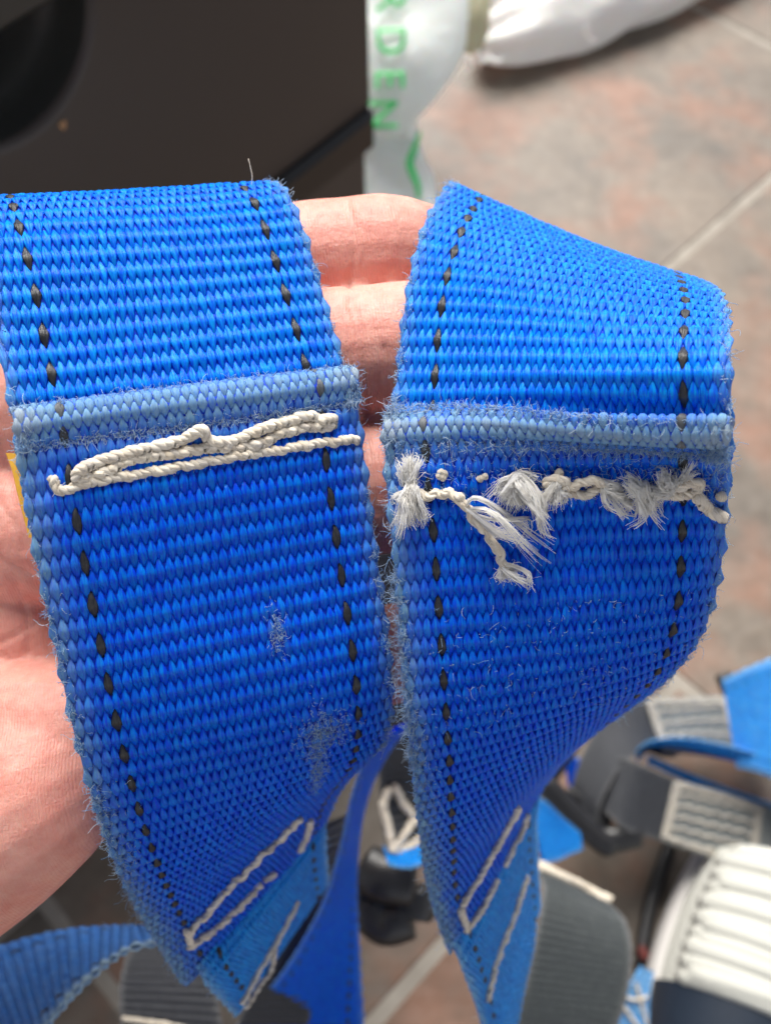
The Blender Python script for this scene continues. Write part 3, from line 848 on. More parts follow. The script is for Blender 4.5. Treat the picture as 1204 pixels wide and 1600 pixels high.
tuft(netB, rootB, (1062, 742), [(1089, 705, 1.2), (1082, 716, 1), (1072, 722, .7)], 90, 2.6, 3.2, .35, seed=13)
cord(on(netB, [(1036, 762), (1055, 762), (1072, 757), (1086, 752), (1098, 745)], 2.4, *netB.span), rootB, 'broken_stitch', .32, .40, 2.6, seed=5)
cord(on(netB, [(1058, 746), (1070, 738), (1085, 733), (1097, 734), (1102, 744)], 2.9, *netB.span), rootB, 'broken_stitch', .30, .38, 2.6, seed=6)
cord(on(netB, [(1091, 757), (1095, 771), (1105, 782), (1117, 787), (1128, 795)], [2.5, 2.6, 2.4, 2.3, 2.0], *netB.span), rootB, 'broken_stitch', .42, .46, 2.8, 4, seed=7)
knot(netB, rootB, (1127, 762), 1, 1.9, .75)

# small yellow label tab sewn in behind the strap
m, nt, b = new_mat('yellow_label')
nt.links.new(ramp(nt, noise(nt, coords(nt), 900, 3), [(.3, (.72, .36, .03)), (.7, (.85, .47, .05))]), b.inputs['Base Color'])
b.inputs['Roughness'].default_value = .55
M['yellow'] = m
ring = []
for px, py in ((10, 708), (20, 735), (28, 770), (37, 805), (46, 840)):
    z = 124.0
    for dx, dz in ((0, 0), (75, 1.0), (75, 1.5), (-1, .5)):
        ring.append(W(at(px + dx, py, z + dz + 1.0)))
F = []
for i in range(4):
    for j in range(4):
        F.append((i * 4 + j, i * 4 + (j + 1) % 4, (i + 1) * 4 + (j + 1) % 4, (i + 1) * 4 + j))
F += [(3, 2, 1, 0), (16, 17, 18, 19)]
mesh_obj('label_tab', ring, F, M['yellow'], rootA, smooth=False)

# ------------------------------------------------------------------ the hand behind the straps (one continuous mesh)
def finger(pts, n=14):
    P = np.array([np.r_[at(p[0], p[1], p[2]), p[3]] for p in pts])
    D = catmull(P, n)
    D = resample(D, 46)
    # rounded finger end
    d = np.r_[0, np.cumsum(np.linalg.norm(np.diff(D[:, :3], axis=0), axis=1))]
    rest = d[-1] - d
    rt = D[-1, 3]
    D[:, 3] = D[:, 3] * np.sqrt(np.clip(1 - np.clip(1 - rest / (rt * 1.25), 0, 1) ** 2, .02, 1))
    return sweep(D[:, :3], D[:, 3], 20, .92)
def ellipsoid(c, rx, ry, rz, rot=0.0):
    nu, nv = 28, 18; V = []; F = []
    for p in range(1, nv):
        th = math.pi * p / nv
        for q in range(nu):
            f = 2 * math.pi * q / nu
            x, y, z = rx * math.sin(th) * math.cos(f), ry * math.cos(th), rz * math.sin(th) * math.sin(f)
            V.append((c[0] + x * math.cos(rot) - y * math.sin(rot), c[1] + x * math.sin(rot) + y * math.cos(rot), c[2] + z))
    for p in range(nv - 2):
        for q in range(nu):
            F.append((p * nu + q, p * nu + (q + 1) % nu, (p + 1) * nu + (q + 1) % nu, (p + 1) * nu + q))
    F.append(tuple(range(nu))[::-1]); F.append(tuple((nv - 2) * nu + q for q in range(nu)))
    return V, F
hb = MB()
def hadd(vf): hb.add(W(np.array(vf[0])), vf[1])
hadd(finger([(-200, 560, 172, 13), (60, 500, 166, 12.2), (250, 452, 162, 11.2), (400, 425, 161, 10.2), (490, 412, 160, 10.3), (545, 405, 160, 10.0), (600, 400, 160, 10.1), (640, 406, 162, 9.8), (700, 426, 166, 9.4), (750, 455, 172, 9.0), (790, 490, 180, 8.4), (815, 525, 189, 7.2)]))
hadd(finger([(-200, 720, 168, 13), (60, 648, 160, 12.6), (250, 598, 154, 11.4), (400, 570, 152, 10.6), (520, 556, 151, 10.7), (580, 549, 151, 10.3), (640, 544, 151, 10.5), (760, 536, 153, 9.8), (880, 533, 156, 9.9), (980, 534, 160, 9.2), (1070, 540, 163, 7.8)]))
hadd(finger([(-200, 880, 166, 13), (60, 832, 158, 12.4), (250, 800, 153, 11.2), (400, 782, 152, 10.4), (520, 768, 152, 10.8), (590, 762, 152, 10.6), (650, 758, 153, 10.4), (760, 758, 156, 9.6), (870, 758, 160, 9.6), (960, 764, 165, 8.8), (1030, 772, 168, 7.2)]))
hadd(finger([(-200, 1120, 164, 13), (20, 1150, 154, 12.6), (140, 1155, 152, 12.0), (260, 1128, 156, 10.6), (400, 1085, 162, 9.4), (500, 1052, 165, 9.2), (600, 1024, 167, 8.7), (690, 1008, 170, 8.6), (770, 1000, 173, 8.2), (840, 998, 176, 6.8)]))
hadd(finger([(-420, 760, 185, 20), (-330, 560, 180, 17), (-260, 400, 174, 13.5), (-220, 260, 168, 12.0), (-200, 140, 164, 11.6), (-190, 40, 162, 9.0)]))
hadd(finger([(142, 1180, 151, 11.0), (60, 1228, 149, 14.0), (-80, 1310, 152, 17.5), (-300, 1420, 160, 21), (-620, 1470, 180, 25), (-900, 1480, 190, 26)]))
hadd(ellipsoid(at(-230, 840, 172), 58, 42, 15, .25))
hadd(ellipsoid(at(40, 980, 166), 16, 27, 14, .2))
hadd(ellipsoid(at(20, 760, 168), 22, 34, 13, .1))
hadd(ellipsoid(at(-330, 780, 172), 26, 34, 22, .5))
hadd(ellipsoid(at(-560, 1130, 186), 60, 34, 24, .25))
hadd(finger([(-560, 1080, 186, 26), (-800, 1160, 190, 28), (-1100, 1260, 196, 30), (-1700, 1450, 205, 34)]))
tmp = hb.build('hand_shape', M['yellow'], None)
md = tmp.modifiers.new('r', 'REMESH'); md.mode = 'VOXEL'; md.voxel_size = .0006; md.use_smooth_shade = True
md2 = tmp.modifiers.new('s', 'SMOOTH'); md2.factor = .5; md2.iterations = 5
dg = bpy.context.evaluated_depsgraph_get(); dg.update()
hme = bpy.data.meshes.new_from_object(tmp.evaluated_get(dg))
bpy.data.objects.remove(tmp)
hme.materials.clear()

hv = np.zeros(len(hme.vertices) * 3, np.float32); hme.vertices.foreach_get('co', hv); hv = hv.reshape(-1, 3).astype(float)
hn = np.zeros(len(hme.vertices) * 3, np.float32); hme.vertices.foreach_get('normal', hn); hn = hn.reshape(-1, 3).astype(float)
cv = np.stack([hv[:, 0], SP * hv[:, 1] + CP * (hv[:, 2] - CAM_H), CP * hv[:, 1] - SP * (hv[:, 2] - CAM_H)], 1) * 1000
vx, vy = CX + FPX * cv[:, 0] / cv[:, 2], CY - FPX * cv[:, 1] / cv[:, 2]
facing = hn @ np.array([0, -CP, SP]) > .05
dep = np.zeros(len(hv))
for pts, wd, dp in (  # flexion creases of finger joints and palm
    ([(541, 318), (550, 345), (553, 380), (549, 420), (545, 446)], 5, .55), ([(532, 330), (538, 365), (540, 410)], 4, .3), ([(566, 350), (570, 390), (566, 430)], 4, .22), ([(500, 340), (506, 380), (506, 420)], 4, .2),
    ([(548, 470), (560, 520), (566, 570), (572, 620), (572, 655)], 6, .55), ([(582, 500), (590, 560), (592, 610)], 4, .35), ([(600, 540), (608, 580), (606, 625)], 4, .3), ([(536, 500), (545, 540), (550, 580)], 4, .3),
    ([(572, 690), (582, 740), (588, 800)], 5, .5), ([(595, 700), (602, 760), (603, 820)], 4, .35),
    ([(-40, 860), (10, 880), (55, 905), (95, 950), (125, 1010)], 7, .4), ([(-40, 1020), (10, 1000), (55, 975), (85, 950)], 6, .35), ([(-30, 760), (10, 800), (40, 860)], 6, .35), ([(0, 690), (15, 740), (20, 790)], 5, .4),
    ([(-20, 1090), (30, 1075), (80, 1080)], 4, .18), ([(20, 900), (40, 960), (45, 1020)], 4, .3)):
    d = catmull(np.array(pts, float), 14)
    near = (vx > d[:, 0].min() - 30) & (vx < d[:, 0].max() + 30) & (vy > d[:, 1].min() - 30) & (vy < d[:, 1].max() + 30) & facing
    q = np.where(near)[0]
    if len(q) == 0: continue
    dd = np.min(np.hypot(vx[q, None] - d[None, :, 0], vy[q, None] - d[None, :, 1]), 1)
    dep[q] = np.maximum(dep[q], dp * np.exp(-(dd / wd) ** 2))
hv -= hn * (dep / 1000)[:, None]
hme.vertices.foreach_set('co', hv.astype(np.float32).ravel()); hme.update()

m, nt, b = new_mat('skin')
co = coords(nt, 'Object')
# frame turned so that x runs along the fingers
vr = mapping(nt, co, (1, 1, 1), (-(math.pi / 2 - PITCH), 0, 0))
vr = mapping(nt, vr, (1, 1, 1), (0, 0, math.radians(-6)))
ridge = nd(nt, 'ShaderNodeTexWave', wave_type='BANDS', bands_direction='X', wave_profile='SIN')
ridge.inputs['Scale'].default_value = 720; ridge.inputs['Distortion'].default_value = 9; ridge.inputs['Detail'].default_value = 1.5
ridge.inputs['Detail Scale'].default_value = .16; ridge.inputs['Detail Roughness'].default_value = .45
nt.links.new(vr, ridge.inputs['Vector'])
rmask = noise(nt, co, 110, 2)
cross = noise(nt, mapping(nt, vr, (1, 3.2, 1)), 700, 4, .65)
crease = noise(nt, mapping(nt, vr, (1.6, .6, 1)), 170, 4, .6, .6)
vo = nd(nt, 'ShaderNodeTexVoronoi', feature='DISTANCE_TO_EDGE'); vo.inputs['Scale'].default_value = 1100
nt.links.new(mapping(nt, vr, (1.2, .7, 1)), vo.inputs['Vector'])
mott = noise(nt, co, 90, 5, .65)
mott2 = noise(nt, co, 480, 3, .6)
c = ramp(nt, mott, [(.25, (.60, .185, .145)), (.5, (.67, .275, .22)), (.75, (.73, .375, .305))])
c = mixc(nt, .25, c, ramp(nt, mott2, [(.3, (.58, .21, .165)), (.7, (.78, .47, .385))]))
nt.links.new(c, b.inputs['Base Color'])
b.inputs['Roughness'].default_value = .5
b.inputs['Subsurface Weight'].default_value = .35
b.inputs['Subsurface Radius'].default_value = (1.0, .35, .2)
b.inputs['Subsurface Scale'].default_value = .0022
b.inputs['Specular IOR Level'].default_value = .4
rm = math_(nt, 'MULTIPLY', ridge.outputs['Fac'], rmask)
p = bump(nt, b, rm, .20, .0003)
p = bump(nt, b, cross, .35, .0003, p)
p = bump(nt, b, math_(nt, 'MINIMUM', vo.outputs['Distance'], .25), .3, .0003, p)
p = bump(nt, b, crease, .28, .0010, p)
M['skin'] = m
hme.materials.append(m)
hme.name = 'hand'
hand = bpy.data.objects.new('hand', hme)
hand.location = (0, 0, 0)
COL.objects.link(hand)
tag(hand, 'bare open hand, palm up, holding the two blue straps across its fingers', 'hand')

# ------------------------------------------------------------------ stitching and tails at the far end of the two straps
def run_stitch(net, pts, off, parent, span, name='stitching_thread', dash=True, **kw):
    P = on(net, pts, off, *span)
    if not dash:
        return cord(P, parent, name, fuzz=12, **kw)
    d = catmull(P, 10)
    L = np.linalg.norm(np.diff(d, axis=0), axis=1).sum()
    d = resample(d, 240)
    n = max(2, int(L / 4.6))
    s = np.linspace(0, 1, 240)
    N = unit(np.array([0., .35, -1.]))
    d = d + N * (1.1 * np.abs(np.sin(np.pi * n * s)) - .75)[:, None]
    return cord(resample(d, 60), parent, name, fuzz=15, **kw)
kw = dict(ro=.26, rp=.48, pitch=4.2, plies=3)
spA, spB = (15.0, 24.3), (15.0, 25.3)
run_stitch(netA, [(290, 1450), (320, 1418), (352, 1380), (380, 1354), (402, 1330), (430, 1306), (450, 1286), (466, 1268)], 1.1, rootA, spA, seed=1., **kw)
run_stitch(netA, [(287, 1446), (294, 1474)], 1.1, rootA, spA, dash=False, seed=2., **kw)
run_stitch(netA, [(294, 1474), (330, 1446), (362, 1418), (388, 1390), (402, 1376)], 1.1, rootA, spA, seed=3., **kw)
run_stitch(netA, [(408, 1370), (424, 1358)], 1.1, rootA, spA, dash=False, seed=4., **kw)
run_stitch(netA, [(462, 1325), (474, 1300), (480, 1275)], 1.1, rootA, spA, seed=5., **kw)
run_stitch(netB, [(713, 1414), (730, 1385), (748, 1355), (765, 1325), (780, 1298), (795, 1272), (804, 1254)], 1.1, rootB, spB, seed=6., **kw)
run_stitch(netB, [(712, 1414), (724, 1452)], 1.1, rootB, spB, dash=False, seed=7., **kw)
run_stitch(netB, [(724, 1452), (745, 1424), (764, 1396), (774, 1374)], 1.1, rootB, spB, seed=8., **kw)
run_stitch(netB, [(782, 1350), (794, 1322), (808, 1294), (818, 1268)], 1.1, rootB, spB, seed=9., **kw)

def web(name, rows, mats, parent, seed=1, width=45.0, n=74, tracers=(9, 64), wear=None, per_pick=4, sides=6, **wk):
    net = lr_net(rows, width)
    end = net.n - 1.0
    ctrl = [(v, 0.0) for v in np.linspace(0, end, max(3, int(end)))]
    if wear is None:
        def wear(u, v, s):
            e = np.minimum(u, width - u); return .55 * np.exp(-(e / 1.6) ** 1.5)
    o = weave(name, net, ctrl, parent, mats, n=n, sides=sides, per_pick=per_pick, separate=False, tracers=tracers, wear=wear, seed=seed, width=width, **wk)
    net.span = (0.0, end)
    return net, o
def web_fuzz(net, o, n=350, L=1.4, r=np.random.default_rng(5)):
    hair_obj('edge_fuzz', [edge_fuzz(net, -1, 0, net.n - 1, n, L, r=r, rad=.05), edge_fuzz(net, 1, 0, net.n - 1, n, L, r=r, rad=.05)], M['fuzz'], o)
def centre(rows):
    i = len(rows) // 2
    return W(.5 * (at(*rows[i][0]) + at(*rows[i][1])))

rowsA2 = [((306, 1508, 190), (512, 1255, 215)), ((320, 1536, 191), (508, 1296, 216)), ((338, 1556, 198), (508, 1330, 224)), ((366, 1586, 210), (511, 1376, 238))]
nA2, oA2 = web('tail_webbing', rowsA2, (M['blue_far'], M['tracer'], M['weft']), rootA, 31)
web_fuzz(nA2, oA2)
run_stitch(nA2, [(372, 1566), (392, 1526), (414, 1488), (436, 1452), (460, 1404)], 1.0, rootA, nA2.span, seed=1., dash=False, **kw)
run_stitch(nA2, [(376, 1572), (398, 1548), (416, 1512), (424, 1480)], 1.0, rootA, nA2.span, seed=3., dash=False, **kw)
rowsB2 = [((704, 1468, 193), (846, 1228, 219)), ((720, 1510, 195), (836, 1266, 221)), ((732, 1542, 202), (836, 1302, 230)), ((748, 1588, 212), (838, 1352, 242)), ((762, 1650, 222), (842, 1410, 254))]
nB2, oB2 = web('tail_webbing', rowsB2, (M['blue_far'], M['tracer'], M['weft']), rootB, 33)
web_fuzz(nB2, oB2)
run_stitch(nB2, [(754, 1562), (766, 1512), (778, 1474), (792, 1440), (806, 1402), (818, 1366)], 1.0, rootB, nB2.span, seed=2., dash=False, **kw)
rowsQ = [((800, 1395, 246), (836, 1390, 252)), ((792, 1440, 248), (836, 1424, 262)), ((780, 1500, 252), (832, 1480, 268)), ((768, 1570, 256), (818, 1540, 274)), ((758, 1660, 262), (800, 1640, 282))]

# ------------------------------------------------------------------ slack harness webbing hanging below the hand
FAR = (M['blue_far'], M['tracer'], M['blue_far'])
def strap_thing(label, rows, mats, seed, group=None, fuzz=True, **kw2):
    root = thing('slack_strap', centre(rows), label, 'strap', group)
    net, o = web('webbing', rows, mats, root, seed, **kw2)
    if fuzz: web_fuzz(net, o)
    return root, net
GREY = (M['grey'], M['grey'], M['grey'])
CHAR = (M['grey_dark'], M['grey_dark'], M['grey_dark'])
kw3 = dict(ro=.38, rp=.55, pitch=3.6, plies=2, fuzz=0)

strap_thing('short blue webbing bulging beside the grey strap at the bottom', rowsQ, FAR, 41, fuzz=False)
rowsC = [((588, 1150, 236), (640, 1130, 262)), ((566, 1195, 246), (604, 1178, 280)), ((548, 1250, 256), (576, 1236, 290)), ((530, 1330, 270), (560, 1310, 300)), ((500, 1420, 288), (556, 1400, 308)), ((440, 1520, 306), (562, 1500, 316)), ((372, 1600, 320), (568, 1600, 322)), ((330, 1680, 330), (572, 1700, 330))]
strap_thing('dark blue strap with black tracer lines sweeping down between the two held straps', rowsC, DEEP, 43)  # shade on this strap comes from the deeper yarn colour
rowsD = [((236, 1446, 214), (262, 1474, 206)), ((206, 1449, 226), (206, 1484, 206)), ((160, 1450, 240), (160, 1515, 208)), ((95, 1456, 252), (112, 1562, 212)), ((20, 1474, 262), (68, 1618, 220)), ((-60, 1505, 270), (30, 1690, 230))]
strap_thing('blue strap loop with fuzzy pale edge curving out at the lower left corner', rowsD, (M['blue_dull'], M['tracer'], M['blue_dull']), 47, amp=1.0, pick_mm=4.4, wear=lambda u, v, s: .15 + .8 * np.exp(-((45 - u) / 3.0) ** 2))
rowsG = [((500, 1290, 300), (552, 1270, 316)), ((478, 1360, 300), (548, 1340, 314)), ((448, 1440, 302), (536, 1420, 314)), ((410, 1510, 306), (510, 1500, 316)), ((370, 1600, 312), (480, 1600, 320))]
strap_thing('dark grey green strap squeezed behind the cream stitched strap end', rowsG, CHAR, 49, fuzz=False)
rowsE = [((215, 1470, 330), (340, 1460, 345)), ((196, 1500, 320), (336, 1500, 335)), ((186, 1550, 312), (340, 1556, 325)), ((192, 1620, 306), (352, 1640, 318)), ((200, 1680, 302), (360, 1700, 312))]
rE, nE = strap_thing('charcoal grey strap hanging under the blue strap loop at lower left', rowsE, CHAR, 51, fuzz=False)
cord(on(nE, [(190, 1592), (215, 1596), (250, 1600), (290, 1608)], 1.5, *nE.span), rE, 'stitching_thread', seed=2, **kw3)
rowsN = [((830, 1352, 430), (950, 1412, 440)), ((842, 1372, 415), (958, 1420, 425)), ((846, 1395, 405), (976, 1440, 414)), ((838, 1450, 398), (986, 1484, 406)), ((820, 1530, 394), (980, 1550, 402)), ((795, 1610, 392), (956, 1630, 400)), ((770, 1700, 392), (930, 1720, 400))]
rN, nN = strap_thing('wide grey strap bent over at the top with a cream stitched end', rowsN, (M['grey_mid'],) * 3, 53, fuzz=False)
cord(on(nN, [(832, 1356), (850, 1364), (880, 1376), (915, 1393), (948, 1412)], 1.4, *nN.span), rN, 'stitching_thread', .8, 1.0, 5.0, 3, fuzz=0, seed=1)
cord(on(nN, [(836, 1350), (860, 1362), (890, 1378), (925, 1396), (952, 1410)], 2.0, *nN.span), rN, 'stitching_thread', .8, 1.0, 5.0, 3, fuzz=0, seed=3)

kw4 = dict(ro=.34, rp=.56, pitch=3.2, plies=2, fuzz=0)
def pad_stitches(net, parent, u0, u1, v0, v1, rows=7, seed=0):
    """box of lockstitch with long wavering runs along the strap"""
    def c(uv, sd):
        u = np.array([q[0] for q in uv]); v = np.array([q[1] for q in uv])
        P, S, T, N = net.pts(u, v)
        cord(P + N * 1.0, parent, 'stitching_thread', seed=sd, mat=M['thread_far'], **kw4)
    for du in (0, 1.6):
        c([(u0 + du, v0), (u0 + du, (v0 + v1) / 2), (u0 + du, v1)], 1 + seed); c([(u1 - du, v0), (u1 - du, (v0 + v1) / 2), (u1 - du, v1)], 2 + seed)
    for dv in (0, .3, .6):
        c([(u0, v0 + dv), ((u0 + u1) / 2, v0 + dv), (u1, v0 + dv)], 3 + seed + dv); c([(u0, v1 - dv), ((u0 + u1) / 2, v1 - dv), (u1, v1 - dv)], 4 + seed + dv)
    for i in range(rows):
        k = np.linspace(0, 1, 13)
        ua = u0 + (u1 - u0) * (i + .4 + .5 * k) / rows + .9 * np.where(np.arange(13) % 2, 1, -1)
        c([(a_, v0 + .4 + (v1 - v0 - .8) * b_) for a_, b_ in zip(ua, k)], i + 5 + seed)
rowsH = [((1200, 1080, 612), (1224, 1205, 592)), ((1140, 1086, 606), (1172, 1196, 588)), ((1070, 1090, 602), (1092, 1180, 586)), ((1004, 1092, 598), (1034, 1178, 582))]
rH, nH = strap_thing('grey webbing pad with cream box stitching, the farther of two at right', rowsH, GREY, 57, fuzz=False)
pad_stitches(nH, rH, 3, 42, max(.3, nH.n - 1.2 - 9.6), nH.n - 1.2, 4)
rowsH2 = [((1030, 1096, 603), (1056, 1184, 588)), ((1000, 1096, 598), (1030, 1182, 582)), ((960, 1110, 584), (1004, 1176, 566)), ((925, 1150, 566), (968, 1200, 548)), ((900, 1205, 556), (940, 1250, 540)), ((890, 1260, 552), (930, 1290, 540))]
strap_thing('charcoal webbing folded from the farther stitched pad into the black buckle', rowsH2, CHAR, 59, fuzz=False)
rowsI = [((1260, 1280, 572), (1246, 1388, 560)), ((1204, 1262, 568), (1190, 1366, 556)), ((1130, 1238, 562), (1112, 1342, 550)), ((1052, 1218, 556), (1030, 1312, 544))]
rI, nI = strap_thing('grey webbing pad with cream box stitching, the nearer one above the white shoe', rowsI, GREY, 61, fuzz=False)
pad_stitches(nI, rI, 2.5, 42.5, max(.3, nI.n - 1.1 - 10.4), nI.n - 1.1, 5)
rowsI2 = [((1075, 1226, 562), (1054, 1320, 549)), ((1040, 1212, 556), (1018, 1310, 542)), ((1000, 1194, 548), (975, 1296, 534)), ((968, 1184, 552), (946, 1270, 540)), ((945, 1200, 566), (930, 1268, 556))]
strap_thing('charcoal webbing folded from the nearer stitched pad into the black buckle', rowsI2, CHAR, 63, fuzz=False)

rowsK = [((992, 1178, 560), (996, 1190, 596)), ((1010, 1160, 556), (1016, 1172, 594)), ((1060, 1153, 552), (1064, 1172, 590)), ((1130, 1164, 548), (1132, 1186, 586)), ((1200, 1184, 545), (1198, 1208, 580)), ((1260, 1205, 542), (1256, 1232, 576))]
strap_thing('narrow blue strap seen edge-on crossing between the two grey pads', rowsK, FAR, 67, fuzz=False)
rowsK2 = [((1012, 1180, 572), (1010, 1192, 610)), ((1060, 1202, 570), (1058, 1214, 608)), ((1120, 1226, 568), (1118, 1240, 606)), ((1204, 1256, 566), (1202, 1272, 604)), ((1260, 1276, 566), (1258, 1292, 602))]
strap_thing('thin blue strap edge running behind the nearer grey stitched pad', rowsK2, FAR, 69, fuzz=False)
rowsL = [((1128, 1062, 560), (1150, 1200, 552)), ((1165, 1044, 552), (1180, 1206, 546)), ((1210, 1026, 545), (1218, 1220, 540)), ((1270, 1004, 540), (1276, 1230, 536))]
rL, nL = strap_thing('bright blue strap standing upright at the right edge of the photo', rowsL, FAR, 71, fuzz=False, wear=lambda u, v, s: .35 + 0 * u)  # even wear value lightens the strap in place of light
cord(on(nL, [(1146, 1066), (1175, 1054), (1204, 1041), (1230, 1030)], 1.4, *nL.span), rL, 'stitching_thread', seed=2, **kw3)
rowsM = [((828, 1245, 470), (846, 1350, 470)), ((850, 1250, 478), (870, 1345, 478)), ((876, 1275, 486), (890, 1335, 486)), ((905, 1300, 494), (908, 1328, 494))]
strap_thing('bright blue webbing end poking out below the black buckle', rowsM, FAR, 73, fuzz=False)
rowsM2 = [((880, 1180, 590), (890, 1240, 590)), ((905, 1185, 592), (912, 1245, 592)), ((940, 1190, 594), (944, 1250, 594))]
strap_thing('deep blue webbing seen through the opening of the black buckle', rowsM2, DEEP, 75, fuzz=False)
rowsO = [((1000, 1510, 470), (1020, 1518, 476)), ((985, 1535, 466), (1014, 1545, 472)), ((962, 1570, 464), (1012, 1585, 470)), ((944, 1640, 462), (1012, 1650, 468))]
rO, nO = strap_thing('pale blue strap with white diagonal stitching beside the shoe toe', rowsO, FAR, 77, fuzz=False, wear=lambda u, v, s: .45 + 0 * u)
for i, q in enumerate(([(965, 1562), (985, 1590), (1000, 1612)], [(972, 1556), (990, 1560), (1008, 1556)], [(990, 1534), (1000, 1572), (1008, 1600)])):
    cord(on(nO, q, 1.4, *nO.span), rO, 'stitching_thread', seed=i, **kw3)
rowsS = [((572, 810, 262), (668, 806, 268)), ((574, 900, 270), (668, 896, 276)), ((578, 1000, 284), (666, 996, 290)), ((584, 1110, 304), (662, 1100, 312)), ((592, 1200, 324), (660, 1190, 332)), ((596, 1275, 326), (664, 1262, 332)), ((604, 1318, 322), (668, 1314, 328)), ((612, 1350, 324), (672, 1352, 330))]
rS, nS = strap_thing('black webbing with thick cream stitching seen in the gap between the straps', rowsS, CHAR, 79, fuzz=False)
for i, q in enumerate(([(612, 1330), (604, 1290), (596, 1255), (606, 1230)], [(616, 1326), (632, 1300), (650, 1282), (662, 1272)], [(614, 1336), (636, 1322), (652, 1312), (664, 1304)], [(612, 1226), (626, 1252), (642, 1276), (652, 1286)])):
    cord(on(nS, q, 1.6, *nS.span), rS, 'stitching_thread', .7, .85, 5.0, 3, fuzz=0, seed=i)
rowsS2 = [((598, 1322, 326), (606, 1350, 318)), ((630, 1330, 322), (640, 1356, 314)), ((662, 1318, 320), (672, 1342, 312))]
strap_thing('short blue webbing end below the cream stitched black webbing', rowsS2, FAR, 81, fuzz=False)

# ------------------------------------------------------------------ black plastic buckles
def plain(name, col, rough=.4, n=300, amt=.25, bs=.1, bd=.0005, spec=.5):
    m, nt, b = new_mat(name)
    f = noise(nt, coords(nt), n, 4, .6)
    nt.links.new(ramp(nt, f, [(.3, tuple(c * (1 - amt) for c in col)), (.7, tuple(min(1, c * (1 + amt)) for c in col))]), b.inputs['Base Color'])
    b.inputs['Roughness'].default_value = rough; b.inputs['Specular IOR Level'].default_value = spec
    bump(nt, b, f, bs, bd)
    return m
M['plastic'] = plain('black_plastic', (.016, .016, .018), .38)
def bar(mb, pts, r=3.0, flat=.6):
    P = np.array([at(*p) for p in pts]); D = resample(catmull(P, 8), 24)
    R = np.full(24, r); R[0] = R[-1] = r * .6; R[1] = R[-2] = r * .9
    V, F = sweep(D, R, 10, flat)
    mb.add(W(V), F)
def buckle(label, bars):
    root = thing('buckle', W(at(*bars[0][1][0])), label, 'buckle')
    for nm, pts, r_ in bars:
        mb = MB(); bar(mb, pts, r_); mb.build(nm, M['plastic'], root)
    return root
buckle('black plastic ladder-shaped buckle between the grey pads and the blue strap', [
    ('side_bar', [(846, 1218, 540), (880, 1258, 538), (920, 1300, 536), (960, 1330, 535)], 6.5),
    ('side_bar', [(900, 1150, 575), (880, 1180, 568), (858, 1212, 556)], 6.0),
    ('cross_bar', [(938, 1196, 560), (932, 1240, 552), (930, 1300, 544)], 9.0),
    ('cross_bar', [(925, 1312, 540), (960, 1312, 538), (1002, 1304, 540)], 7.5),
    ('cross_bar', [(884, 1236, 552), (905, 1250, 550), (926, 1256, 550)], 4.5)])
buckle('dark buckle tip at the corner of the upright blue strap', [
    ('cross_bar', [(1128, 1052, 566), (1136, 1072, 562), (1146, 1088, 560)], 5.0)])
buckle('black buckle lying in shadow behind the gap between the held straps', [
    ('side_bar', [(566, 1352, 350), (600, 1372, 346), (650, 1380, 345)], 9.0),
    ('side_bar', [(575, 1400, 352), (600, 1440, 350), (640, 1430, 348)], 9.0),
    ('cross_bar', [(572, 1360, 352), (580, 1400, 352), (596, 1440, 352)], 8.0),
    ('cross_bar', [(645, 1385, 348), (648, 1410, 348), (642, 1432, 348)], 8.0),
    ('cross_bar', [(590, 1400, 356), (620, 1402, 354), (650, 1400, 352)], 8.5)])

# ------------------------------------------------------------------ white shoe
M['shoe_white'] = plain('white_knit', (.56, .56, .51), .75, 1500, .05, .4, .001)
M['shoe_sole'] = plain('grey_rubber', (.52, .50, .48), .6, 700, .08)
M['shoe_navy'] = plain('navy_rubber', (.012, .02, .035), .45, 700, .3)
M['red'] = plain('red_rubber', (.10, .012, .008), .6)
far_, near_ = on_floor(1210, 1410, .03), on_floor(1130, 1760, .03)
ax = unit(np.array([near_[0] - far_[0], near_[1] - far_[1], 0.0])); sd = np.array([-ax[1], ax[0], 0.0])
Ls = float(np.linalg.norm((near_ - far_)[:2]))
shoe = thing('shoe', [*(0.5 * (far_ + near_))[:2], 0.0], 'white ribbed shoe with grey sole and dark navy toe cap at lower right', 'shoe')
def shoe_ring(t, f, k=1.0):
    """t along the shoe from ankle (0) to toe (1), f angle 0..pi over the top"""
    hw = .050 * (1 - .12 * (2 * t - .9) ** 2) * k
    hh = (.062 - .022 * t) * k
    c = far_ * (1 - t) + near_ * t
    return np.array([c[0], c[1], .022]) + sd * hw * math.cos(f) * (1 if abs(math.cos(f)) < 1 else 1) + np.array([0, 0, hh * math.sin(f) ** .8 if math.sin(f) > 0 else 0])
mb = MB(); V = []; nt_, nf_ = 30, 18
for i in range(nt_):
    t = -.1 + 1.0 * i / (nt_ - 1)
    for j in range(nf_): V.append(shoe_ring(t, math.pi * j / (nf_ - 1)))
F = [(i * nf_ + j, i * nf_ + j + 1, (i + 1) * nf_ + j + 1, (i + 1) * nf_ + j) for i in range(nt_ - 1) for j in range(nf_ - 1)]
mb.add(V, F); mb.build('upper', M['shoe_white'], shoe)
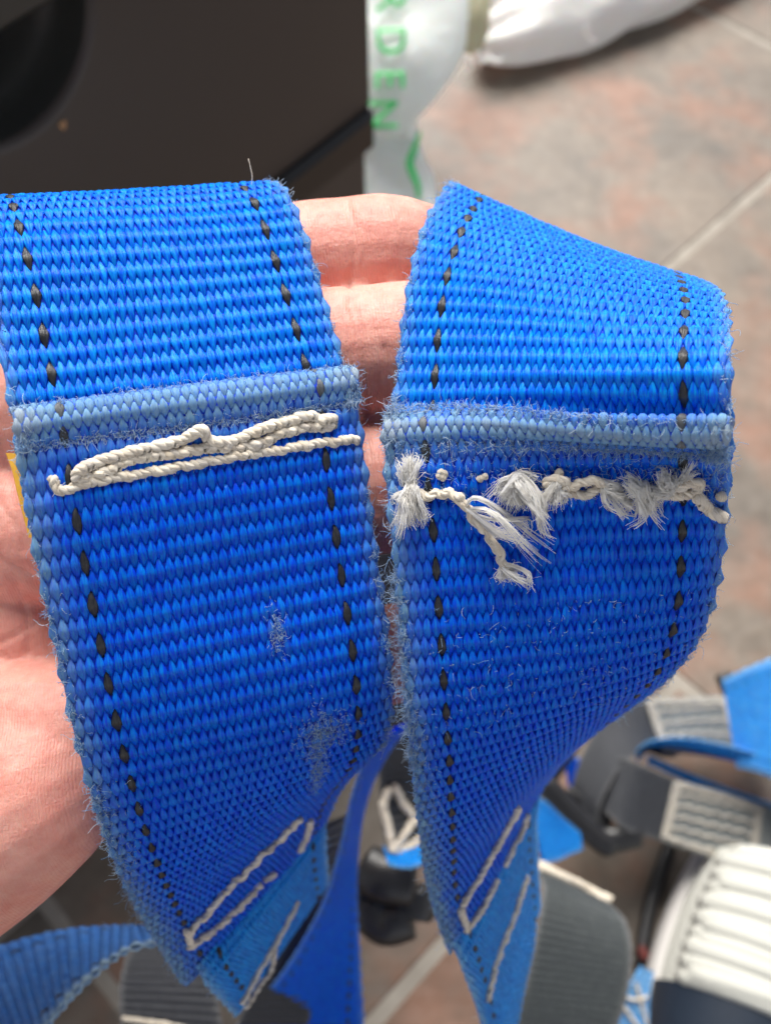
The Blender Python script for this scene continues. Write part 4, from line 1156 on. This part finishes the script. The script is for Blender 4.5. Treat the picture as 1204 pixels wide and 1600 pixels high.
for i in range(18):                                 # laces / ribs across the instep
    t = -.06 + i * .034
    P = np.array([shoe_ring(t + .05 * math.sin(f - math.pi / 2) + .03 * math.cos(f) + .006 * math.sin(i * 3.7 + 2 * f), f, 1.0) + np.array([0, 0, .002]) for f in np.linspace(.42 + .12 * (i % 2), math.pi - .42 - .12 * ((i + 1) % 2), 16)])
    R = .0058 + .0009 * math.sin(i * 2.1); Rr = np.full(16, R); Rr[0] = Rr[-1] = R * .5
    V, F = sweep(P, Rr, 8, .8, up=(0, 0, 1.))
    mb = MB(); mb.add(V, F); mb.build('lace', M['shoe_white'], shoe)
mb = MB(); V = []; prof = [(1.0, .028), (1.07, .026), (1.09, .012), (1.06, .001), (.9, .001)]
for i in range(40):
    t = -.2 + 1.25 * i / 39
    for sgn in (1,):
        pass
    c = far_ * (1 - t) + near_ * t
    hw = .050 * (1 - .12 * (2 * t - .9) ** 2)
    ring = [(sg * k * hw, z) for sg, pr in ((1, prof), (-1, prof[::-1])) for k, z in pr]
    for a_, z in ring: V.append(np.array([c[0], c[1], 0]) + sd * a_ + np.array([0, 0, z]))
nr = 10
F = [(i * nr + j, i * nr + (j + 1) % nr, (i + 1) * nr + (j + 1) % nr, (i + 1) * nr + j) for i in range(39) for j in range(nr)]
F += [tuple(range(nr))[::-1], tuple(39 * nr + j for j in range(nr))]
mb.add(V, F); mb.build('sole', M['shoe_sole'], shoe)
mb = MB(); V = []
for i in range(18):
    t = .56 + .48 * i / 17
    k = 1.05 * math.sqrt(max(.02, 1 - max(0, (t - .82) / .26) ** 2))
    for j in range(nf_): V.append(shoe_ring(min(t, 1.08), math.pi * j / (nf_ - 1), k))
F = [(i * nf_ + j, i * nf_ + j + 1, (i + 1) * nf_ + j + 1, (i + 1) * nf_ + j) for i in range(17) for j in range(nf_ - 1)]
mb.add(V, F); mb.build('toe_cap', M['shoe_navy'], shoe)

strip = thing('shadow_strip', on_floor(1015, 1420, .0), 'thin black strip added as the shadow along the sole of the white shoe', 'strip')  # dark strip added where the shadow beside the sole falls
P = np.array([on_floor(x, y, .006) for x, y in ((1046, 1322), (1028, 1370), (1014, 1420), (1004, 1480), (1000, 1540))]); D = resample(catmull(P, 8), 40)
V, F = sweep(D, np.full(40, .0042), 10, .7, up=(0, 0, 1.)); mb = MB(); mb.add(V, F); mb.build('strip', M['plastic'], strip)
P = np.array([on_floor(x, y, .016) for x, y in ((1000, 1478), (1004, 1488), (1008, 1500))]); D = resample(catmull(P, 8), 12)
V, F = sweep(D, np.array([.0015, .0022, .0027, .003, .003, .003, .003, .003, .003, .0027, .0022, .0015]), 10, .7, up=(0, 0, 1.)); mb = MB(); mb.add(V, F); mb.build('red_end', M['red'], strip)

# ------------------------------------------------------------------ dark machine housing
a50 = math.radians(50)
e1 = np.array([-math.cos(a50), -math.sin(a50), 0]); nf3 = np.array([math.sin(a50), -math.cos(a50), 0]); o0 = np.array([-.0085, .5, 0]); ez = np.array([0, 0, 1.0])
def fp(a, z, d=0.0): return o0 + e1 * a + ez * z + nf3 * d
M['housing'] = plain('dark_brown_housing', (.040, .033, .030), .42, 2500, .10, .15, .0003)
M['black'] = plain('black_trim', (.006, .006, .007), .3)
M['greyplastic'] = plain('dark_grey_plastic', (.035, .038, .036), .35, 800, .2)
machine = thing('machine_housing', fp(.22, 0, -.15), 'dark brown machine housing with a round black recess behind the strap', 'machine')
ca, cz, cr = .217, .403, .049
AW, AH = .55, .62
mb = MB(); nseg = 64; V = []; F = []
rim = [(ca + cr * math.cos(2 * math.pi * i / nseg), cz + cr * math.sin(2 * math.pi * i / nseg)) for i in range(nseg)]
rim2 = [(ca + (cr + .003) * math.cos(2 * math.pi * i / nseg), cz + (cr + .003) * math.sin(2 * math.pi * i / nseg)) for i in range(nseg)]
def to_rect(a, z):
    dx, dz = a - ca, z - cz
    k = min((((AW - .004) - ca) if dx > 0 else (ca - .004)) / abs(dx) if abs(dx) > 1e-9 else 1e9, (((AH - .004) - cz) if dz > 0 else (cz - .2435)) / abs(dz) if abs(dz) > 1e-9 else 1e9)
    return ca + dx * k, cz + dz * k
# angles that hit the corners are added so that the panel is a true rectangle
angs = sorted([2 * math.pi * i / nseg for i in range(nseg)] + [math.atan2(z - cz, a - ca) % (2 * math.pi) for a, z in ((.004, .2435), (AW - .004, .2435), (AW - .004, AH - .004), (.004, AH - .004))])
n = len(angs)
for t in angs: V.append(fp(*to_rect(ca + math.cos(t), cz + math.sin(t)), 0.0))
for t in angs: V.append(fp(ca + (cr + .004) * math.cos(t), cz + (cr + .004) * math.sin(t), 0.0))
for t in angs: V.append(fp(ca + (cr + .001) * math.cos(t), cz + (cr + .001) * math.sin(t), -.0012))
for t in angs: V.append(fp(ca + cr * math.cos(t), cz + cr * math.sin(t), -.004))
for q in range(3):
    for i in range(n): F.append((q * n + i, q * n + (i + 1) % n, (q + 1) * n + (i + 1) % n, (q + 1) * n + i))
mb.add(V, F); mb.build('front_panel', M['housing'], machine)
mb = MB(); V = []; F = []
for d, k in ((-.004, 1.0), (-.014, .97), (-.022, .90), (-.026, .80), (-.045, .74), (-.05, .02)):
    for t in angs: V.append(fp(ca + cr * k * math.cos(t), cz + cr * k * math.sin(t), d))
for q in range(5):
    for i in range(n): F.append((q * n + i, q * n + (i + 1) % n, (q + 1) * n + (i + 1) % n, (q + 1) * n + i))
mb.add(V, F); mb.build('round_recess', M['greyplastic'], machine)
def box_f(name, a0, a1, z0, z1, d0, d1, mat, bev=.003):
    mb = MB(); V = []
    for d, i in ((d0, 0), (d1 - bev, 0), (d1, bev)):
        V += [fp(a0 + i, z0 + i, d), fp(a1 - i, z0 + i, d), fp(a1 - i, z1 - i, d), fp(a0 + i, z1 - i, d)]
    F = [(0, 1, 2, 3)[::-1], (8, 9, 10, 11)]
    for q in (0, 4):
        for i in range(4): F.append((q + i, q + (i + 1) % 4, q + 4 + (i + 1) % 4, q + 4 + i))
    mb.add(V, F); return mb.build(name, mat, machine, smooth=False)
box_f('grip_bar', ca - .046, ca + .046, .3985, .425, -.03, .004, M['greyplastic'])
box_f('housing_shell', 0.0, AW, .0, AH, -.30, -.055, M['housing'])
box_f('side_wall', 0.0, .004, .2435, AH, -.056, -.0005, M['housing'], .001)
box_f('plinth', .002, AW, .0, .2150, -.056, -.002, M['housing'])
box_f('trim_strip', .001, AW, .2155, .2430, -.056, .006, M['black'], .004)
# chip in the paint
mb = MB(); q0 = np.array([.2003, .3487]); V = [fp(q0[0] + .0016 * math.cos(t) * (1 + .4 * math.sin(3 * t)), q0[1] + .0026 * math.sin(t) * (1 + .3 * math.cos(2 * t)), .0006) for t in np.linspace(0, 2 * math.pi, 14, endpoint=False)]
V.append(fp(q0[0], q0[1], .0012)); mb.add(V, [(i, (i + 1) % 14, 14) for i in range(14)]); mb.build('paint_chip', plain('bare_rust', (.42, .24, .12), .6), machine)

# ------------------------------------------------------------------ plastic bags beside the machine
def film(name, col, rough=.35):
    m, nt, b = new_mat(name)
    n1 = noise(nt, coords(nt), 30, 4, .6, 1.0)
    nt.links.new(ramp(nt, n1, [(.3, tuple(c * .93 for c in col)), (.7, col)]), b.inputs['Base Color'])
    b.inputs['Roughness'].default_value = rough
    b.inputs['Subsurface Weight'].default_value = .2; b.inputs['Subsurface Scale'].default_value = .01
    bump(nt, b, n1, .5, .006)
    add_translucency(nt, b, col, .3)
    return m
M['film'] = film('white_plastic_film', (.93, .97, .95))
M['film2'] = film('white_woven_sack', (.93, .92, .90))
M['cream_film'] = film('cream_film', (.62, .60, .42))
M['green'] = plain('green_print', (.02, .50, .12), .4, 200, .08, .0)
def sack(name, pts, mat, parent, flat=.6, crumple=.004, seed=1, sides=40, n=60):
    P = np.array([np.r_[at(p[0], p[1], p[2]), p[3]] for p in pts])
    D = resample(catmull(P, 14), n)
    V, F = sweep(D[:, :3], D[:, 3], sides, flat)
    r = np.random.default_rng(seed)
    i = np.arange(len(V)); ring = i // sides / n; an = i % sides / sides * 2 * np.pi
    w = np.zeros(len(V))
    for _ in range(10):
        w += np.sin(an * r.integers(1, 7) + ring * r.uniform(-25, 25) + r.uniform(0, 6)) * r.uniform(.2, 1)
    cen = D[i // sides, :3]
    V = V + unit(V - cen) * (w * crumple * 1000 / 3)[:, None]
    mb = MB(); mb.add(W(V), F); return mb.build(name, mat, parent)
bag = thing('plastic_bag', on_floor(630, 330, 0), 'white plastic bag with green lettering standing beside the dark machine', 'bag')
sack('bag_body', [(600, -150, 800, 50), (612, -60, 800, 62), (622, 10, 795, 60), (618, 70, 790, 54), (606, 125, 790, 44), (594, 172, 795, 34), (590, 205, 805, 28)], M['film'], bag, .5, .0040, 3)
sack('bag_skirt', [(590, 190, 812, 27), (600, 225, 815, 30), (606, 270, 820, 36), (612, 330, 830, 42), (618, 400, 840, 48), (622, 450, 846, 46)], M['film'], bag, .45, .0036, 5)
font_boxes = []
def letter(ch, px, py, z, size, roll, parent, tilt=0.0):
    cu = bpy.data.curves.new('letter', 'FONT'); cu.body = ch; cu.size = size; cu.extrude = .0004; cu.align_x = 'CENTER'; cu.align_y = 'CENTER'
    o = bpy.data.objects.new('letter_tmp', cu); COL.objects.link(o)
    dg = bpy.context.evaluated_depsgraph_get(); me = bpy.data.meshes.new_from_object(o.evaluated_get(dg))
    bpy.data.objects.remove(o)
    v = np.array([tuple(q.co) for q in me.vertices]) * 1000
    f = [tuple(p.vertices) for p in me.polygons]
    bpy.data.meshes.remove(me)
    c, s_ = math.cos(roll), math.sin(roll)
    x = v[:, 0] * c - v[:, 1] * s_; y = v[:, 0] * s_ + v[:, 1] * c
    p0 = at(px, py, z)
    V = np.stack([p0[0] + x, p0[1] + y, p0[2] - v[:, 2] + x * tilt + .012 * (x - 4) ** 2], 1)
    mb = MB(); mb.add(W(V), f); return mb.build('letter', M['green'], parent, smooth=False)
for ch, px, py, z in (('R', 608, -2, 760), ('D', 608, 62, 760), ('E', 606, 122, 764), ('N', 596, 178, 772)):
    letter(ch, px, py, z, .034, -math.pi / 2, bag)
mb = MB(); P = np.array([at(*p) for p in ((656, 205, 795), (646, 235, 794), (640, 258, 796), (652, 290, 798), (654, 312, 800))]); D = resample(catmull(P, 8), 30)
V, F = sweep(D, 2.6 * np.sin(np.linspace(.35, 2.7, 30)) + .4, 8, .3); mb.add(W(V), F); mb.build('printed_line', M['green'], bag)

def zf(px, py, h):          # distance (mm) at which the line of sight passes height h
    d1 = (CY - py) / FPX
    return 1000 * (CAM_H - h) / (SP - CP * d1)
bag2 = thing('woven_sack', on_floor(880, 60, 0), 'crumpled white sack lying on the tiles at the top', 'sack')
sack('sack_body', [(px, py, zf(px, py, .026), r_) for px, py, r_ in ((738, 66, 12), (770, 60, 25), (830, 44, 33), (910, 16, 36), (1000, -18, 36), (1090, -58, 34), (1200, -108, 30))], M['film2'], bag2, .8, .0045, 8)
sack('sack_body', [(px, py, zf(px, py, .034), r_) for px, py, r_ in ((745, -10, 22), (800, -20, 40), (880, -40, 46), (980, -80, 46), (1100, -140, 40))], M['film2'], bag2, .8, .0035, 14)
sack('sack_flap', [(742, -60, 905, 16), (742, 10, 905, 15), (740, 55, 912, 13), (738, 84, 918, 8)], M['cream_film'], bag2, .5, .001, 11)
for i, q in enumerate(([(730, 88, 900), (736, 104, 905), (726, 116, 915), (716, 128, 925)], [(745, 80, 900), (752, 96, 905), (768, 92, 905), (776, 102, 910)], [(914, 40, 900), (918, 58, 905), (926, 64, 910), (932, 70, 915)], [(760, 84, 900), (772, 97, 900), (784, 92, 900)])):
    P = np.array([at(*p) for p in q]); D = resample(catmull(P, 8), 24)
    V, F = sweep(D, np.linspace(2.6, 1.2, 24), 7, .35); mb = MB(); mb.add(W(V), F); mb.build('torn_strip', M['film2'], bag2)

# a stray grass-like filament standing on the top edge of the first strap, and one blue lint on the floor
st = netA.pts(np.array([39.2]), np.array([-6.2]))
P = np.array([at(393, 290, st[0][0][2] - 1), at(394, 275, st[0][0][2] - 1), at(391, 260, st[0][0][2] - 1), at(388, 248, st[0][0][2] - 1)])
D = resample(catmull(P, 8), 20); V, F = sweep(D, np.full(20, .06), 5); mb = MB(); mb.add(W(V), F); mb.build('loose_fibre', M['thread'], upA)
